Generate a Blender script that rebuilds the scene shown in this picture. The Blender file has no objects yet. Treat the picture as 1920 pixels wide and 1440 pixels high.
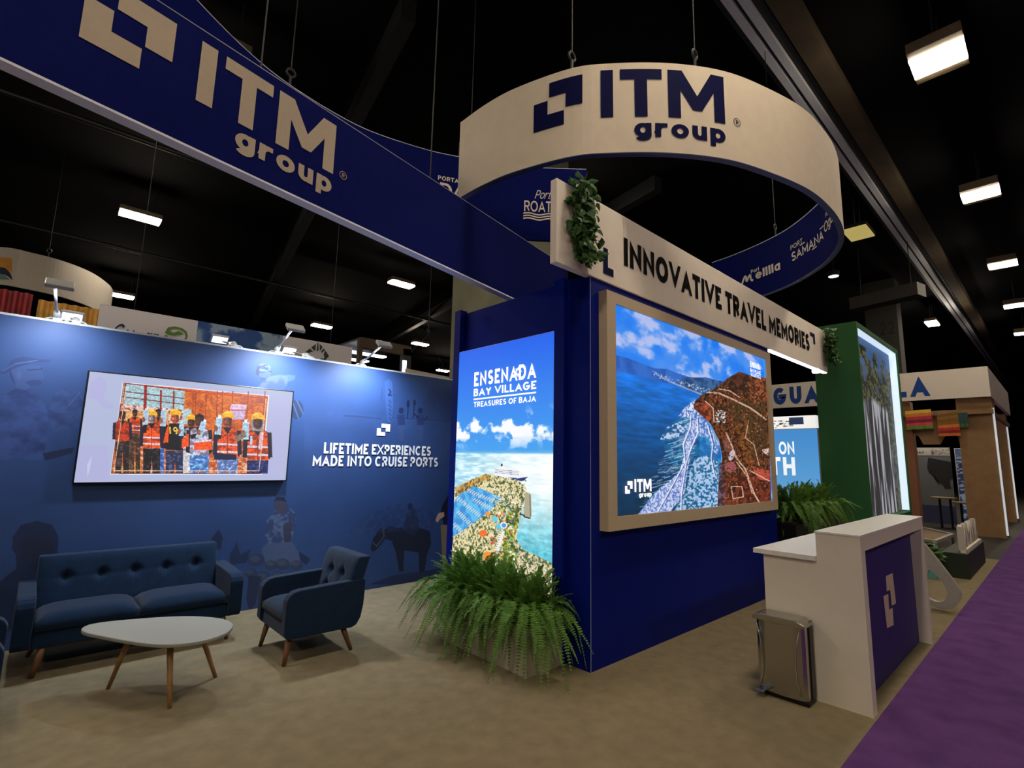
import bpy, bmesh, math, random
import numpy as np
from mathutils import Vector, Matrix

# ------------------------------------------------------------------ camera, world, exposure
SC = bpy.context.scene
COL = SC.collection
PI = math.pi
YAW, PIT, ROL = math.radians(47.184), math.radians(8.404), math.radians(1.191)
FPX, EYE = 957.8, np.array([0.0, 0.0, 1.6])
_f = np.array([math.cos(YAW) * math.cos(PIT), math.sin(YAW) * math.cos(PIT), math.sin(PIT)])
_r = np.cross(_f, [0, 0, 1]); _r /= np.linalg.norm(_r)
_u = np.cross(_r, _f)
_r, _u = math.cos(ROL) * _r + math.sin(ROL) * _u, -math.sin(ROL) * _r + math.cos(ROL) * _u
cam = bpy.data.cameras.new('camera')
cam.sensor_width = 36.0
cam.lens = FPX / 1920.0 * 36.0
cam.clip_end = 300
camo = bpy.data.objects.new('camera', cam)
COL.objects.link(camo)
camo.matrix_world = Matrix(((_r[0], _u[0], -_f[0], 0), (_r[1], _u[1], -_f[1], 0), (_r[2], _u[2], -_f[2], 1.6), (0, 0, 0, 1)))
SC.camera = camo
wd = bpy.data.worlds.new('hall'); SC.world = wd; wd.use_nodes = True
wd.node_tree.nodes['Background'].inputs[0].default_value = (0.6, 0.55, 0.5, 1)
wd.node_tree.nodes['Background'].inputs[1].default_value = 0.004
SC.view_settings.view_transform = 'Standard'
SC.view_settings.look = 'None'
SC.view_settings.gamma = 1.0
SC.view_settings.exposure = 0.0
SC.cycles.use_denoising = True
HALL = 112.0       # emission of the ceiling fixtures of the hall
LAMP = 190.0      # watts of each arm lamp on the mural wall


def at(px, py, ax, v):
    """the point of the plane ax=v (x, y or z) seen at a pixel of the 1920x1440 photograph"""
    d = _f + (px - 960) / FPX * _r - (py - 720) / FPX * _u
    i = 'xyz'.index(ax)
    return EYE + d * (v - EYE[i]) / d[i]


# ------------------------------------------------------------------ colours, materials
def lin(c):
    if isinstance(c, str):
        c = c.lstrip('#'); c = [int(c[i:i + 2], 16) for i in (0, 2, 4)]
    a = np.array(c, float) / 255.0
    return np.where(a <= 0.04045, a / 12.92, ((a + 0.055) / 1.055) ** 2.4)


MATS = {}


def mat(name, rgb, rough=0.6, metal=0.0, var=0.06, scale=30.0, bump=0.0, bscale=200.0, emit=0.0, spec=0.5, sheen=0.0, thin=0.0):
    if name in MATS: return MATS[name]
    m = bpy.data.materials.new(name); m.use_nodes = True
    nt = m.node_tree; b = nt.nodes['Principled BSDF']
    c = lin(rgb)
    b.inputs['Roughness'].default_value = rough
    b.inputs['Metallic'].default_value = metal
    b.inputs['Specular IOR Level'].default_value = spec
    if sheen: b.inputs['Sheen Weight'].default_value = sheen
    tc = nt.nodes.new('ShaderNodeTexCoord')
    if var > 0:
        n = nt.nodes.new('ShaderNodeTexNoise'); n.inputs['Scale'].default_value = scale; n.inputs['Detail'].default_value = 6
        nt.links.new(tc.outputs['Object'], n.inputs['Vector'])
        r = nt.nodes.new('ShaderNodeValToRGB')
        r.color_ramp.elements[0].position = 0.3; r.color_ramp.elements[1].position = 0.7
        r.color_ramp.elements[0].color = (*[x * (1 - var) for x in c], 1)
        r.color_ramp.elements[1].color = (*[min(1, x * (1 + var)) for x in c], 1)
        nt.links.new(n.outputs['Fac'], r.inputs['Fac'])
        nt.links.new(r.outputs['Color'], b.inputs['Base Color'])
    else:
        b.inputs['Base Color'].default_value = (*c, 1)
    if bump > 0:
        n2 = nt.nodes.new('ShaderNodeTexNoise'); n2.inputs['Scale'].default_value = bscale; n2.inputs['Detail'].default_value = 3
        nt.links.new(tc.outputs['Object'], n2.inputs['Vector'])
        bp = nt.nodes.new('ShaderNodeBump'); bp.inputs['Strength'].default_value = bump; bp.inputs['Distance'].default_value = 0.01
        nt.links.new(n2.outputs['Fac'], bp.inputs['Height']); nt.links.new(bp.outputs['Normal'], b.inputs['Normal'])
    if thin > 0:
        tr = nt.nodes.new('ShaderNodeBsdfTranslucent'); mx = nt.nodes.new('ShaderNodeMixShader'); mx.inputs[0].default_value = thin
        src = b.inputs['Base Color'].links[0].from_socket if b.inputs['Base Color'].links else None
        if src: nt.links.new(src, tr.inputs['Color'])
        else: tr.inputs['Color'].default_value = (*c, 1)
        out = nt.nodes['Material Output']
        nt.links.new(b.outputs[0], mx.inputs[1]); nt.links.new(tr.outputs[0], mx.inputs[2]); nt.links.new(mx.outputs[0], out.inputs['Surface'])
    if emit > 0:
        b.inputs['Emission Color'].default_value = (*c, 1); b.inputs['Emission Strength'].default_value = emit
    MATS[name] = m
    return m


def picmat(name, emit=0.0, rough=0.6):
    """a printed or lit picture: colours come from the mesh's own colour attribute"""
    m = bpy.data.materials.new(name); m.use_nodes = True
    nt = m.node_tree; b = nt.nodes['Principled BSDF']
    a = nt.nodes.new('ShaderNodeAttribute'); a.attribute_name = 'print'
    b.inputs['Roughness'].default_value = rough
    if emit:
        nt.links.new(a.outputs['Color'], b.inputs['Emission Color'])
        b.inputs['Emission Strength'].default_value = emit
        b.inputs['Base Color'].default_value = (0.01, 0.01, 0.01, 1)
        m.cycles.emission_sampling = 'NONE'
    else:
        nt.links.new(a.outputs['Color'], b.inputs['Base Color'])
    return m


# ------------------------------------------------------------------ objects
def tag(o, label=None, cat=None, group=None, kind=None):
    if label: o['label'] = label
    if cat: o['category'] = cat
    if group: o['group'] = group
    if kind: o['kind'] = kind
    return o


def thing(name, label, cat, loc=(0, 0, 0), rz=0.0, group=None):
    o = bpy.data.objects.new(name, None); COL.objects.link(o)
    o.empty_display_size = 0.1
    o.location = loc; o.rotation_euler = (0, 0, rz)
    return tag(o, label, cat, group)


def origin(o):
    p = Vector((0, 0, 0))
    while o is not None:
        p += o.location; o = o.parent
    return p


def copy_tree(o, parent=None):
    c = o.copy(); COL.objects.link(c)
    if parent: c.parent = parent
    for ch in list(o.children): copy_tree(ch, c)
    return c


class MB:
    def __init__(self): self.v = []; self.f = []

    def add(self, vs, fs):
        n = len(self.v); self.v += [tuple(map(float, p)) for p in vs]
        self.f += [tuple(i + n for i in q) for q in fs]
        return self

    def box(self, x0, x1, y0, y1, z0, z1):
        return self.add([(x0, y0, z0), (x1, y0, z0), (x1, y1, z0), (x0, y1, z0), (x0, y0, z1), (x1, y0, z1), (x1, y1, z1), (x0, y1, z1)],
                        [(0, 3, 2, 1), (4, 5, 6, 7), (0, 1, 5, 4), (1, 2, 6, 5), (2, 3, 7, 6), (3, 0, 4, 7)])

    def bar(self, a, b, w, h=None, up=(0, 0, 1)):
        h = h or w
        a, b = Vector(a), Vector(b); d = (b - a).normalized(); u = Vector(up)
        if abs(d.dot(u)) > 0.98: u = Vector((1, 0, 0))
        s = d.cross(u).normalized(); t = s.cross(d)
        vs = []
        for p in (a, b):
            for i, j in ((-1, -1), (1, -1), (1, 1), (-1, 1)): vs.append(p + s * (i * w / 2) + t * (j * h / 2))
        return self.add(vs, [(0, 1, 2, 3), (7, 6, 5, 4), (0, 4, 5, 1), (1, 5, 6, 2), (2, 6, 7, 3), (3, 7, 4, 0)])

    def tube(self, pts, rad, n=10, cap=True):
        pts = [Vector(p) for p in pts]; m = len(pts)
        rad = rad if isinstance(rad, (list, tuple)) else [rad] * m
        vs, fs = [], []
        ref = None
        for i, p in enumerate(pts):
            d = (pts[min(i + 1, m - 1)] - pts[max(i - 1, 0)]).normalized()
            if ref is None:
                ref = Vector((0, 0, 1)) if abs(d.z) < 0.9 else Vector((1, 0, 0))
            s = d.cross(ref).normalized(); t = s.cross(d).normalized(); ref = t
            for k in range(n):
                a = 2 * PI * k / n
                vs.append(p + (s * math.cos(a) + t * math.sin(a)) * rad[i])
        for i in range(m - 1):
            for k in range(n):
                fs.append((i * n + k, i * n + (k + 1) % n, (i + 1) * n + (k + 1) % n, (i + 1) * n + k))
        if cap: fs += [tuple(range(n - 1, -1, -1)), tuple((m - 1) * n + k for k in range(n))]
        return self.add(vs, fs)

    def prism(self, poly, fn, d0, d1):
        """poly (u,v) extruded between depth d0 and d1; fn(u,v,d) -> point"""
        n = len(poly)
        vs = [fn(u, v, d0) for u, v in poly] + [fn(u, v, d1) for u, v in poly]
        fs = [tuple(range(n)), tuple(range(2 * n - 1, n - 1, -1))]
        for i in range(n): fs.append((i, i + n, (i + 1) % n + n, (i + 1) % n))
        return self.add(vs, fs)

    def lathe(self, prof, c=(0, 0, 0), n=24):
        vs, fs = [], []
        for r, z in prof:
            for k in range(n):
                a = 2 * PI * k / n; vs.append((c[0] + r * math.cos(a), c[1] + r * math.sin(a), c[2] + z))
        for i in range(len(prof) - 1):
            for k in range(n): fs.append((i * n + k, i * n + (k + 1) % n, (i + 1) * n + (k + 1) % n, (i + 1) * n + k))
        fs += [tuple(range(n - 1, -1, -1)), tuple((len(prof) - 1) * n + k for k in range(n))]
        return self.add(vs, fs)

    def build(self, name, m, parent=None, world=True, smooth=False, bevel=0.0, seg=2, fixn=True, label=None):
        me = bpy.data.meshes.new(name)
        off = origin(parent) if (parent is not None and world) else Vector((0, 0, 0))
        me.from_pydata([(a - off.x, b - off.y, c - off.z) for a, b, c in self.v], [], self.f)
        me.materials.append(m)
        if fixn:
            bm = bmesh.new(); bm.from_mesh(me); bmesh.ops.recalc_face_normals(bm, faces=bm.faces[:]); bm.to_mesh(me); bm.free()
        if smooth:
            me.polygons.foreach_set('use_smooth', [True] * len(me.polygons))
        me.update()
        o = bpy.data.objects.new(name, me); COL.objects.link(o)
        if bevel > 0:
            md = o.modifiers.new('bevel', 'BEVEL'); md.width = bevel; md.segments = seg; md.limit_method = 'ANGLE'; md.angle_limit = 0.6
        if parent is not None: o.parent = parent
        if label: o['label'] = label
        return o


def plane_fn(org, right, up):
    o, r, u = Vector(org), Vector(right), Vector(up)
    n = r.cross(u).normalized()
    return lambda a, b, d: o + r * a + u * b + n * d


# ------------------------------------------------------------------ stroke lettering
def _arc(cx, cy, rx, ry, a0, a1, n=14):
    return [(cx + rx * math.cos(math.radians(a0 + (a1 - a0) * i / n)), cy + ry * math.sin(math.radians(a0 + (a1 - a0) * i / n))) for i in range(n + 1)]


O_ = _arc(.5, .5, .5, .5, 90, 450, 28)
GL = {
    'A': (.82, [[(0, 0), (.5, 1), (1, 0)], [(.2, .28), (.8, .28)]]),
    'B': (.68, [[(0, 0), (0, 1)], [(0, 1), (.55, 1)] + _arc(.6, .765, .32, .235, 90, -90, 8) + [(0, .53)], [(0, .53), (.6, .53)] + _arc(.64, .265, .36, .265, 90, -90, 8) + [(0, 0)]]),
    'C': (.82, [_arc(.52, .5, .52, .5, 48, 312, 22)]),
    'D': (.78, [[(0, 0), (0, 1), (.4, 1)] + _arc(.45, .5, .55, .5, 90, -90, 16) + [(0, 0)]]),
    'E': (.6, [[(1, 1), (0, 1), (0, 0), (1, 0)], [(0, .5), (.85, .5)]]),
    'F': (.58, [[(1, 1), (0, 1), (0, 0)], [(0, .47), (.85, .47)]]),
    'G': (.86, [_arc(.5, .5, .5, .5, 48, 350, 22) + [(1, .45), (.58, .45)]]),
    'H': (.76, [[(0, 0), (0, 1)], [(1, 0), (1, 1)], [(0, .5), (1, .5)]]),
    'I': (0, [[(.5, 0), (.5, 1)]]),
    'J': (.5, [[(1, 1), (1, .35)] + _arc(.5, .33, .5, .33, 0, -160, 10)]),
    'L': (.56, [[(0, 1), (0, 0), (1, 0)]]),
    'M': (.95, [[(0, 0), (0, 1), (.5, .25), (1, 1), (1, 0)]]),
    'N': (.78, [[(0, 0), (0, 1), (1, 0), (1, 1)]]),
    'O': (.92, [O_]),
    'P': (.68, [[(0, 0), (0, 1), (.55, 1)] + _arc(.62, .72, .38, .28, 90, -90, 10) + [(0, .44)]]),
    'R': (.7, [[(0, 0), (0, 1), (.55, 1)] + _arc(.62, .74, .38, .26, 90, -90, 10) + [(0, .48)], [(.5, .48), (1, 0)]]),
    'S': (.66, [_arc(.5, .745, .46, .255, 30, 270, 14) + _arc(.5, .245, .5, .245, 90, -150, 14)]),
    'T': (.7, [[(0, 1), (1, 1)], [(.5, 1), (.5, 0)]]),
    'U': (.76, [[(0, 1), (0, .42)] + _arc(.5, .42, .5, .42, 180, 360, 14) + [(1, 1)]]),
    'V': (.84, [[(0, 1), (.5, 0), (1, 1)]]),
    'X': (.8, [[(0, 0), (1, 1)], [(0, 1), (1, 0)]]),
    'Y': (.8, [[(0, 1), (.5, .45), (1, 1)], [(.5, .45), (.5, 0)]]),
    '1': (.35, [[(0, .8), (.9, 1), (.9, 0)]]),
    '2': (.6, [_arc(.5, .7, .5, .3, 165, -20, 12) + [(0, 0), (1, 0)]]),
    '9': (.6, [_arc(.5, .68, .5, .32, 0, 360, 18), [(1, .68)] + _arc(.5, .4, .5, .4, 0, -150, 8)]),
    # lower case, x height .72
    'g': (.66, [_arc(.5, .36, .5, .36, 90, 450, 20), [(1, .72), (1, -.02)] + _arc(.5, -.02, .5, .27, 0, -150, 10)]),
    'r': (.48, [[(0, 0), (0, .72)], [(0, .36), (.12, .52), (.4, .66), (.75, .72), (1, .72)]]),
    'o': (.7, [_arc(.5, .36, .5, .36, 90, 450, 22)]),
    'u': (.6, [[(0, .72), (0, .3)] + _arc(.5, .3, .5, .3, 180, 360, 12) + [(1, .72)], [(1, .5), (1, 0)]]),
    'p': (.66, [_arc(.5, .36, .5, .36, 90, 450, 20), [(0, .72), (0, -.3)]]),
    'a': (.6, [_arc(.5, .36, .5, .36, 90, 450, 20), [(1, .72), (1, 0)]]),
    'e': (.64, [[(.05, .36), (1, .36)] + _arc(.5, .36, .5, .36, 0, 320, 18)]),
    'i': (0, [[(.5, 0), (.5, .72)], [(.5, .97), (.5, 1.0)]]),
    'l': (0, [[(.5, 0), (.5, 1)]]),
    't': (.34, [[(.4, 1), (.4, .2)] + _arc(.8, .18, .4, .18, 180, 280, 5), [(0, .68), (1, .68)]]),
    'n': (.58, [[(0, 0), (0, .72)], [(0, .4)] + _arc(.5, .4, .5, .32, 180, 0, 10) + [(1, 0)]]),
    'y': (.6, [[(0, .72), (.5, 0)], [(1, .72), (.3, -.3)]]),
    'd': (.64, [_arc(.5, .36, .5, .36, 90, 450, 20), [(1, 1), (1, 0)]]),
}
LOWER = set('groupaeitnyd')


def _thick(pl, s, closed):
    """offset a centre line to left and right with mitred joins"""
    p = [np.array(q, float) for q in pl]; n = len(p); L, R = [], []
    for i in range(n):
        if closed:
            a = p[i] - p[(i - 2) % (n - 1)] if i == 0 else p[i] - p[i - 1]
            b = p[1] - p[0] if i == n - 1 else p[i + 1] - p[i]
            if i == 0: a = p[0] - p[n - 2]
        else:
            a = p[i] - p[i - 1] if i > 0 else p[1] - p[0]
            b = p[i + 1] - p[i] if i < n - 1 else p[-1] - p[-2]
        a = a / (np.hypot(*a) + 1e-9); b = b / (np.hypot(*b) + 1e-9)
        na, nb = np.array([-a[1], a[0]]), np.array([-b[1], b[0]])
        m = na + nb; k = np.hypot(*m)
        if k < 1e-6: m = na; sc = 1
        else:
            m = m / k; sc = min(1 / max(m.dot(na), .3), 2.6)
        L.append(p[i] + m * sc * s / 2); R.append(p[i] - m * sc * s / 2)
    return L, R


def glyph_polys(ch, s):
    w, st = GL[ch]
    W = max(w, s) if w else s
    lo = -9 if ch in LOWER else 0
    out = []
    for pl in st:
        pts = [(s / 2 + x * (W - s), s / 2 + y * (1 - s)) for x, y in pl]
        pts = [p for i, p in enumerate(pts) if i == 0 or np.hypot(p[0] - pts[i - 1][0], p[1] - pts[i - 1][1]) > 1e-3]
        closed = np.hypot(pts[0][0] - pts[-1][0], pts[0][1] - pts[-1][1]) < 1e-6 and len(pts) > 3
        if not closed:
            def ext(a, b):
                d = np.array(a) - np.array(b); d /= np.hypot(*d) + 1e-9
                e = s / 2 if (abs(d[0]) < .08 or abs(d[1]) < .08) else (s * .9 if len(pl) < 6 and ch not in 'RtYy' else 0)
                return tuple(np.array(a) + d * e)
            inner = ch in 'AEFHB' and len(pl) == 2 and abs(pl[0][1] - pl[1][1]) < 1e-6
            if not inner: pts = [ext(pts[0], pts[1])] + pts[1:-1] + [ext(pts[-1], pts[-2])]
        L, R = _thick(pts, s, closed)
        if ch not in LOWER:
            L = [(x, min(1, max(0, y))) for x, y in L]; R = [(x, min(1, max(0, y))) for x, y in R]
        out.append((L, R))
    return W, out


def letters(mb, text, fn, w, h, s=.2, gap=.14, d=.004, slant=0.0, maxlen=None, space=.34, only=None):
    """write text in a box w wide with cap height h on the surface fn(u,v,d), letters as raised vinyl"""
    x = 0; items = []; word = 0
    for ch in text:
        if ch == ' ': x += space; word += 1; continue
        W, po = glyph_polys(ch, s)
        items.append((x, po if only in (None, word) else [])); x += W + gap
    x -= gap
    kx = w / x
    k = 0
    for ox, po in items:
        for L, R in po:
            k += 1; dd = d + .0003 * (k % 4)
            for i in range(len(L) - 1):
                q = [L[i], R[i], R[i + 1], L[i + 1]]
                q = [((ox + a) * kx + slant * b * h, b * h) for a, b in q]
                n = 1
                if maxlen:
                    n = max(1, int(math.ceil(max(abs(q[3][0] - q[0][0]), abs(q[2][0] - q[1][0])) / maxlen)))
                for j in range(n):
                    t0, t1 = j / n, (j + 1) / n
                    mix = lambda A, B, t: (A[0] + (B[0] - A[0]) * t, A[1] + (B[1] - A[1]) * t)
                    c = [mix(q[0], q[3], t0), mix(q[1], q[2], t0), mix(q[1], q[2], t1), mix(q[0], q[3], t1)]
                    mb.add([fn(a, b, dd) for a, b in c], [(0, 1, 2, 3)])


def quads(mb, rects, fn, d=.004, maxlen=None):
    """axis aligned rectangles (u0,u1,v0,v1) on the surface"""
    for u0, u1, v0, v1 in rects:
        n = max(1, int(math.ceil((u1 - u0) / maxlen))) if maxlen else 1
        for j in range(n):
            a, b = u0 + (u1 - u0) * j / n, u0 + (u1 - u0) * (j + 1) / n
            mb.add([fn(a, v0, d), fn(b, v0, d), fn(b, v1, d), fn(a, v1, d)], [(0, 1, 2, 3)])


def logo_mark(mb, fn, u0, v0, w, h, d=.004, maxlen=None):
    R = [(0, .30, 0, .62), (.30, .64, 0, .31), (.33, .67, .68, 1), (.67, 1, .37, 1)]
    quads(mb, [(u0 + a * w, u0 + b * w, v0 + c * h, v0 + e * h) for a, b, c, e in R], fn, d, maxlen)


def logo_word(mb, fn, u0, v0, k=1.0, d=.004, maxlen=None):
    """the ITM / group lettering; k is 1 at a cap height of .411; u0,v0 = left foot of the I"""
    g = lambda a, b, dd: fn(u0 + a * k, v0 + b * k, dd)
    quads(mb, [(0, .097, 0, .411), (.151, .478, .322, .411), (.263, .362, 0, .322), (.525, .625, 0, .411), (.905, 1.0, 0, .411)], g, d, maxlen)
    for sg in (1, -1):
        P = [(.578, .411), (.650, .411), (.790, .195), (.790, .07), (.735, .07), (.578, .318)]
        P = [(.7625 + sg * (a - .7625), b) for a, b in P]
        P = [(.578, .411), (.640, .411), (.7625, .200), (.7625, .075), (.725, .075), (.578, .318)] if sg == 1 else \
            [(.947, .411), (.885, .411), (.7625, .200), (.7625, .075), (.80, .075), (.947, .318)]
        n = len(P)
        mb.add([g(a, b, d + .0004) for a, b in P], [tuple(range(n))])
    gg = lambda a, b, dd: g(.256 + a, -.172 + b, dd)
    letters(mb, 'group', gg, .74, .15, s=.225, gap=.14, d=d, maxlen=maxlen)


def registered(mb, fn, u, v, r, d=.004):
    n = 24
    for i in range(n):
        a, b = 2 * PI * i / n, 2 * PI * (i + 1) / n
        mb.add([fn(u + r * k * math.cos(t), v + r * k * math.sin(t), d) for k, t in ((1, a), (1, b), (.86, b), (.86, a))], [(0, 1, 2, 3)])
    letters(mb, 'R', lambda a, b, dd: fn(u - r * .33 + a, v - r * .5 + b, dd), r * .7, r, s=.18, d=d)


# ------------------------------------------------------------------ painted pictures (a real print: one colour per lattice point)
RNG = np.random.default_rng(5)


def vnoise(h, w, cells, seed, octaves=4):
    rg = np.random.default_rng(seed); out = np.zeros((h, w)); amp = 1; tot = 0
    cy, cx = cells
    for o in range(octaves):
        g = rg.random((int(cy) + 2, int(cx) + 2))
        y = np.linspace(0, cy, h); x = np.linspace(0, cx, w)
        yi, xi = np.minimum(y.astype(int), int(cy)), np.minimum(x.astype(int), int(cx)); fy, fx = (y - yi)[:, None], (x - xi)[None, :]
        fy, fx = fy * fy * (3 - 2 * fy), fx * fx * (3 - 2 * fx)
        a = g[np.ix_(yi, xi)]; b = g[np.ix_(yi, xi + 1)]; c = g[np.ix_(yi + 1, xi)]; e = g[np.ix_(yi + 1, xi + 1)]
        out += amp * ((a * (1 - fx) + b * fx) * (1 - fy) + (c * (1 - fx) + e * fx) * fy); tot += amp
        amp *= .55; cy *= 2; cx *= 2
    return out / tot


class Canvas:
    """picture on the plane ax=val; a0..a1 is the left..right coordinate, z1..z0 top..bottom; points come in photo pixels via conv"""
    def __init__(self, ax, val, a0, a1, z0, z1, W, H, base, conv=None):
        self.ax, self.val, self.a0, self.a1, self.z0, self.z1, self.W, self.H = ax, val, a0, a1, z0, z1, W, H
        self.c = np.zeros((H, W, 3)); self.c[:] = np.array(base, float)
        self.conv = conv or (lambda x, y: (x, y))

    def p(self, x, y):
        q = at(*self.conv(x, y), self.ax, self.val)
        a = q[0] if self.ax == 'y' else q[1]
        return ((a - self.a0) / (self.a1 - self.a0) * (self.W - 1), (self.z1 - q[2]) / (self.z1 - self.z0) * (self.H - 1))

    def mask(self, pts, raw=False):
        P = pts if raw else [self.p(*q) for q in pts]
        P = np.array(P)
        x0, x1 = max(0, int(P[:, 0].min())), min(self.W - 1, int(P[:, 0].max()) + 1)
        y0, y1 = max(0, int(P[:, 1].min())), min(self.H - 1, int(P[:, 1].max()) + 1)
        if x1 < x0 or y1 < y0: return None
        X, Y = np.meshgrid(np.arange(x0, x1 + 1), np.arange(y0, y1 + 1))
        m = np.zeros(X.shape, bool)
        for i in range(len(P)):
            xa, ya = P[i]; xb, yb = P[(i + 1) % len(P)]
            if ya == yb: continue
            c = ((ya > Y) != (yb > Y)) & (X < (xb - xa) * (Y - ya) / (yb - ya) + xa)
            m ^= c
        return (slice(y0, y1 + 1), slice(x0, x1 + 1)), m

    def poly(self, pts, col, a=1.0, raw=False, noise=None):
        r = self.mask(pts, raw)
        if r is None: return
        s, m = r
        if noise is not None:     # (cells, colour2, seed, low, high)
            n = vnoise(self.H, self.W, noise[0], noise[2], 4)[s]
            t = np.clip((n - noise[3]) / (noise[4] - noise[3]), 0, 1)[..., None]
            colr = np.array(col, float) * (1 - t) + np.array(noise[1], float) * t
            self.c[s][m] = self.c[s][m] * (1 - a) + colr[m] * a
        else:
            self.c[s][m] = self.c[s][m] * (1 - a) + np.array(col, float) * a

    def ell(self, x, y, rx, ry, col, a=1.0, rot=0):
        c, s = math.cos(math.radians(rot)), math.sin(math.radians(rot))
        self.poly([(x + rx * math.cos(t) * c - ry * math.sin(t) * s, y + rx * math.cos(t) * s + ry * math.sin(t) * c) for t in np.linspace(0, 2 * PI, 22)[:-1]], col, a)

    def line(self, pts, w, col, a=1.0):
        for (xa, ya), (xb, yb) in zip(pts[:-1], pts[1:]):
            d = math.hypot(xb - xa, yb - ya) + 1e-6; nx, ny = -(yb - ya) / d * w / 2, (xb - xa) / d * w / 2
            ex, ey = (xb - xa) / d * w * .2, (yb - ya) / d * w * .2
            self.poly([(xa + nx - ex, ya + ny - ey), (xb + nx + ex, yb + ny + ey), (xb - nx + ex, yb - ny + ey), (xa - nx - ex, ya - ny - ey)], col, a)

    def build(self, name, m, parent, off):
        """lattice mesh; off moves the picture along the plane's axis"""
        W, H = self.W, self.H
        A = np.linspace(self.a0, self.a1, W); Z = np.linspace(self.z1, self.z0, H)
        aa, zz = np.meshgrid(A, Z)
        co = np.zeros((H * W, 3)); v = self.val + off
        if self.ax == 'y': co[:, 0] = aa.ravel(); co[:, 1] = v
        else: co[:, 0] = v; co[:, 1] = aa.ravel()
        co[:, 2] = zz.ravel()
        org = origin(parent); co -= np.array(org)
        idx = np.arange(H * W).reshape(H, W)
        f = np.stack([idx[:-1, :-1], idx[1:, :-1], idx[1:, 1:], idx[:-1, 1:]], -1).reshape(-1, 4)
        me = bpy.data.meshes.new(name)
        me.vertices.add(H * W); me.vertices.foreach_set('co', co.ravel())
        me.loops.add(f.size); me.loops.foreach_set('vertex_index', f.ravel().astype(np.int32))
        me.polygons.add(len(f)); me.polygons.foreach_set('loop_start', np.arange(0, f.size, 4, dtype=np.int32))
        me.update(calc_edges=True)
        at_ = me.color_attributes.new('print', 'FLOAT_COLOR', 'POINT')
        col = np.ones((H * W, 4)); a = np.clip(self.c.reshape(-1, 3), 0, 255) / 255
        col[:, :3] = np.where(a <= .04045, a / 12.92, ((a + .055) / 1.055) ** 2.4)
        at_.data.foreach_set('color', col.ravel().astype(np.float32))
        me.materials.append(m)
        o = bpy.data.objects.new(name, me); COL.objects.link(o); o.parent = parent
        return o

# ------------------------------------------------------------------ materials
M_CARPET = mat('beige_carpet', '#83775f', .95, var=.12, scale=9, bump=.5, bscale=260, spec=.1)
M_PURPLE = mat('purple_carpet', '#5c3a74', .95, var=.22, scale=4, bump=.5, bscale=240, spec=.1)
M_BLACK = mat('hall_black', '#08080a', .9, var=.1, spec=.1)
M_STEELDK = mat('dark_steel', '#141416', .6, var=.1)
M_NAVY = mat('navy_fabric', '#0c1458', .85, var=.05, scale=12, spec=.06)
M_BLUE = mat('blue_panel', '#02187c', .5, var=.04, scale=6, spec=.12)
M_WHITEF = mat('white_fabric', '#eadcc8', .85, var=.03, scale=8, spec=.15)
M_WHITE = mat('white_laminate', '#ece4d4', .4, var=.02, scale=8)
M_WHITEM = mat('white_metal', '#c9ccce', .35, var=.03)
M_INK = mat('navy_ink', '#0b1046', .8, var=.03, spec=.08)
M_PRINT = mat('white_vinyl', '#ded6c9', .6, var=.02)
M_BLKPL = mat('black_plastic', '#0a0a0b', .4, var=.05)
M_CHROME = mat('chrome', '#b8b6b2', .22, metal=1.0, var=.04, scale=4)
M_SOFA = mat('navy_velvet', '#112640', .9, var=.16, scale=14, bump=.25, bscale=300, spec=.1, sheen=.12)
M_BUTTON = mat('dark_button', '#0c1834', .8, var=.05)
M_WOOD = mat('walnut_leg', '#6e4a2c', .45, var=.2, scale=12)
M_OAK = mat('oak_leg', '#a3794c', .5, var=.18, scale=12)
M_TABLE = mat('table_white', '#8f918b', .45, var=.02)
M_CONC = mat('painted_concrete', '#8b8a76', .9, var=.14, scale=1.5, spec=.15)
M_LED = mat('led_tube', '#eef2ff', .4, var=0, emit=4.0)
M_HALLW = mat('warm_diffuser', '#ffeed4', .5, var=0, emit=HALL)
M_GREEN = mat('green_panel', '#2e6238', .7, var=.05, scale=5, spec=.25)
M_TAN = mat('tan_board', '#8a6a48', .85, var=.1, scale=6)
M_LEAF = mat('fern_leaf', '#5f8c38', .5, var=.45, scale=7, spec=.3, thin=.35)
M_STALK = mat('fern_stalk', '#6a7f3a', .6, var=.2)
M_IVY = mat('ivy_leaf', '#37602a', .45, var=.55, scale=16, spec=.35, thin=.15)
M_VINE = mat('vine_stem', '#4a4a2a', .7, var=.2)
M_CABLE = mat('steel_cable', '#333336', .6, metal=.3, var=.05)
M_GLOW = mat('lettering_lit', '#ffffff', .5, var=0, emit=1.0)

# ------------------------------------------------------------------ the hall
tag(MB().box(-15, 60, -12, 48, -.06, -.02).build('floor', mat('hall_floor', '#2a2522', .8, var=.2, scale=2)), kind='structure')
tag(MB().box(-15, 60, -12, 48, 9.0, 9.1).build('ceiling', M_BLACK), kind='structure')
tag(MB().box(-15, 60, 48, 48.2, -.06, 9.1).build('wall_back', M_BLACK), kind='structure')
tag(MB().box(60, 60.2, -12, 48, -.06, 9.1).build('wall_right', M_BLACK), kind='structure')
tag(MB().box(-15.2, -15, -12, 48, -.06, 9.1).build('wall_left', M_BLACK), kind='structure')
tag(MB().box(-15, 60, -12.2, -12, -.06, 9.1).build('wall_front', M_BLACK), kind='structure')
tag(MB().box(-12, 12.9, .98, 5.93, -.02, 0).build('beige_carpet', M_CARPET), 'wide beige carpet under the navy lounge and the white counter', 'carpet')
tag(MB().box(-14, 59, -5, .98, -.02, .0).build('purple_carpet', M_PURPLE), 'purple aisle carpet running along the beige one on the right', 'carpet')

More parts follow.
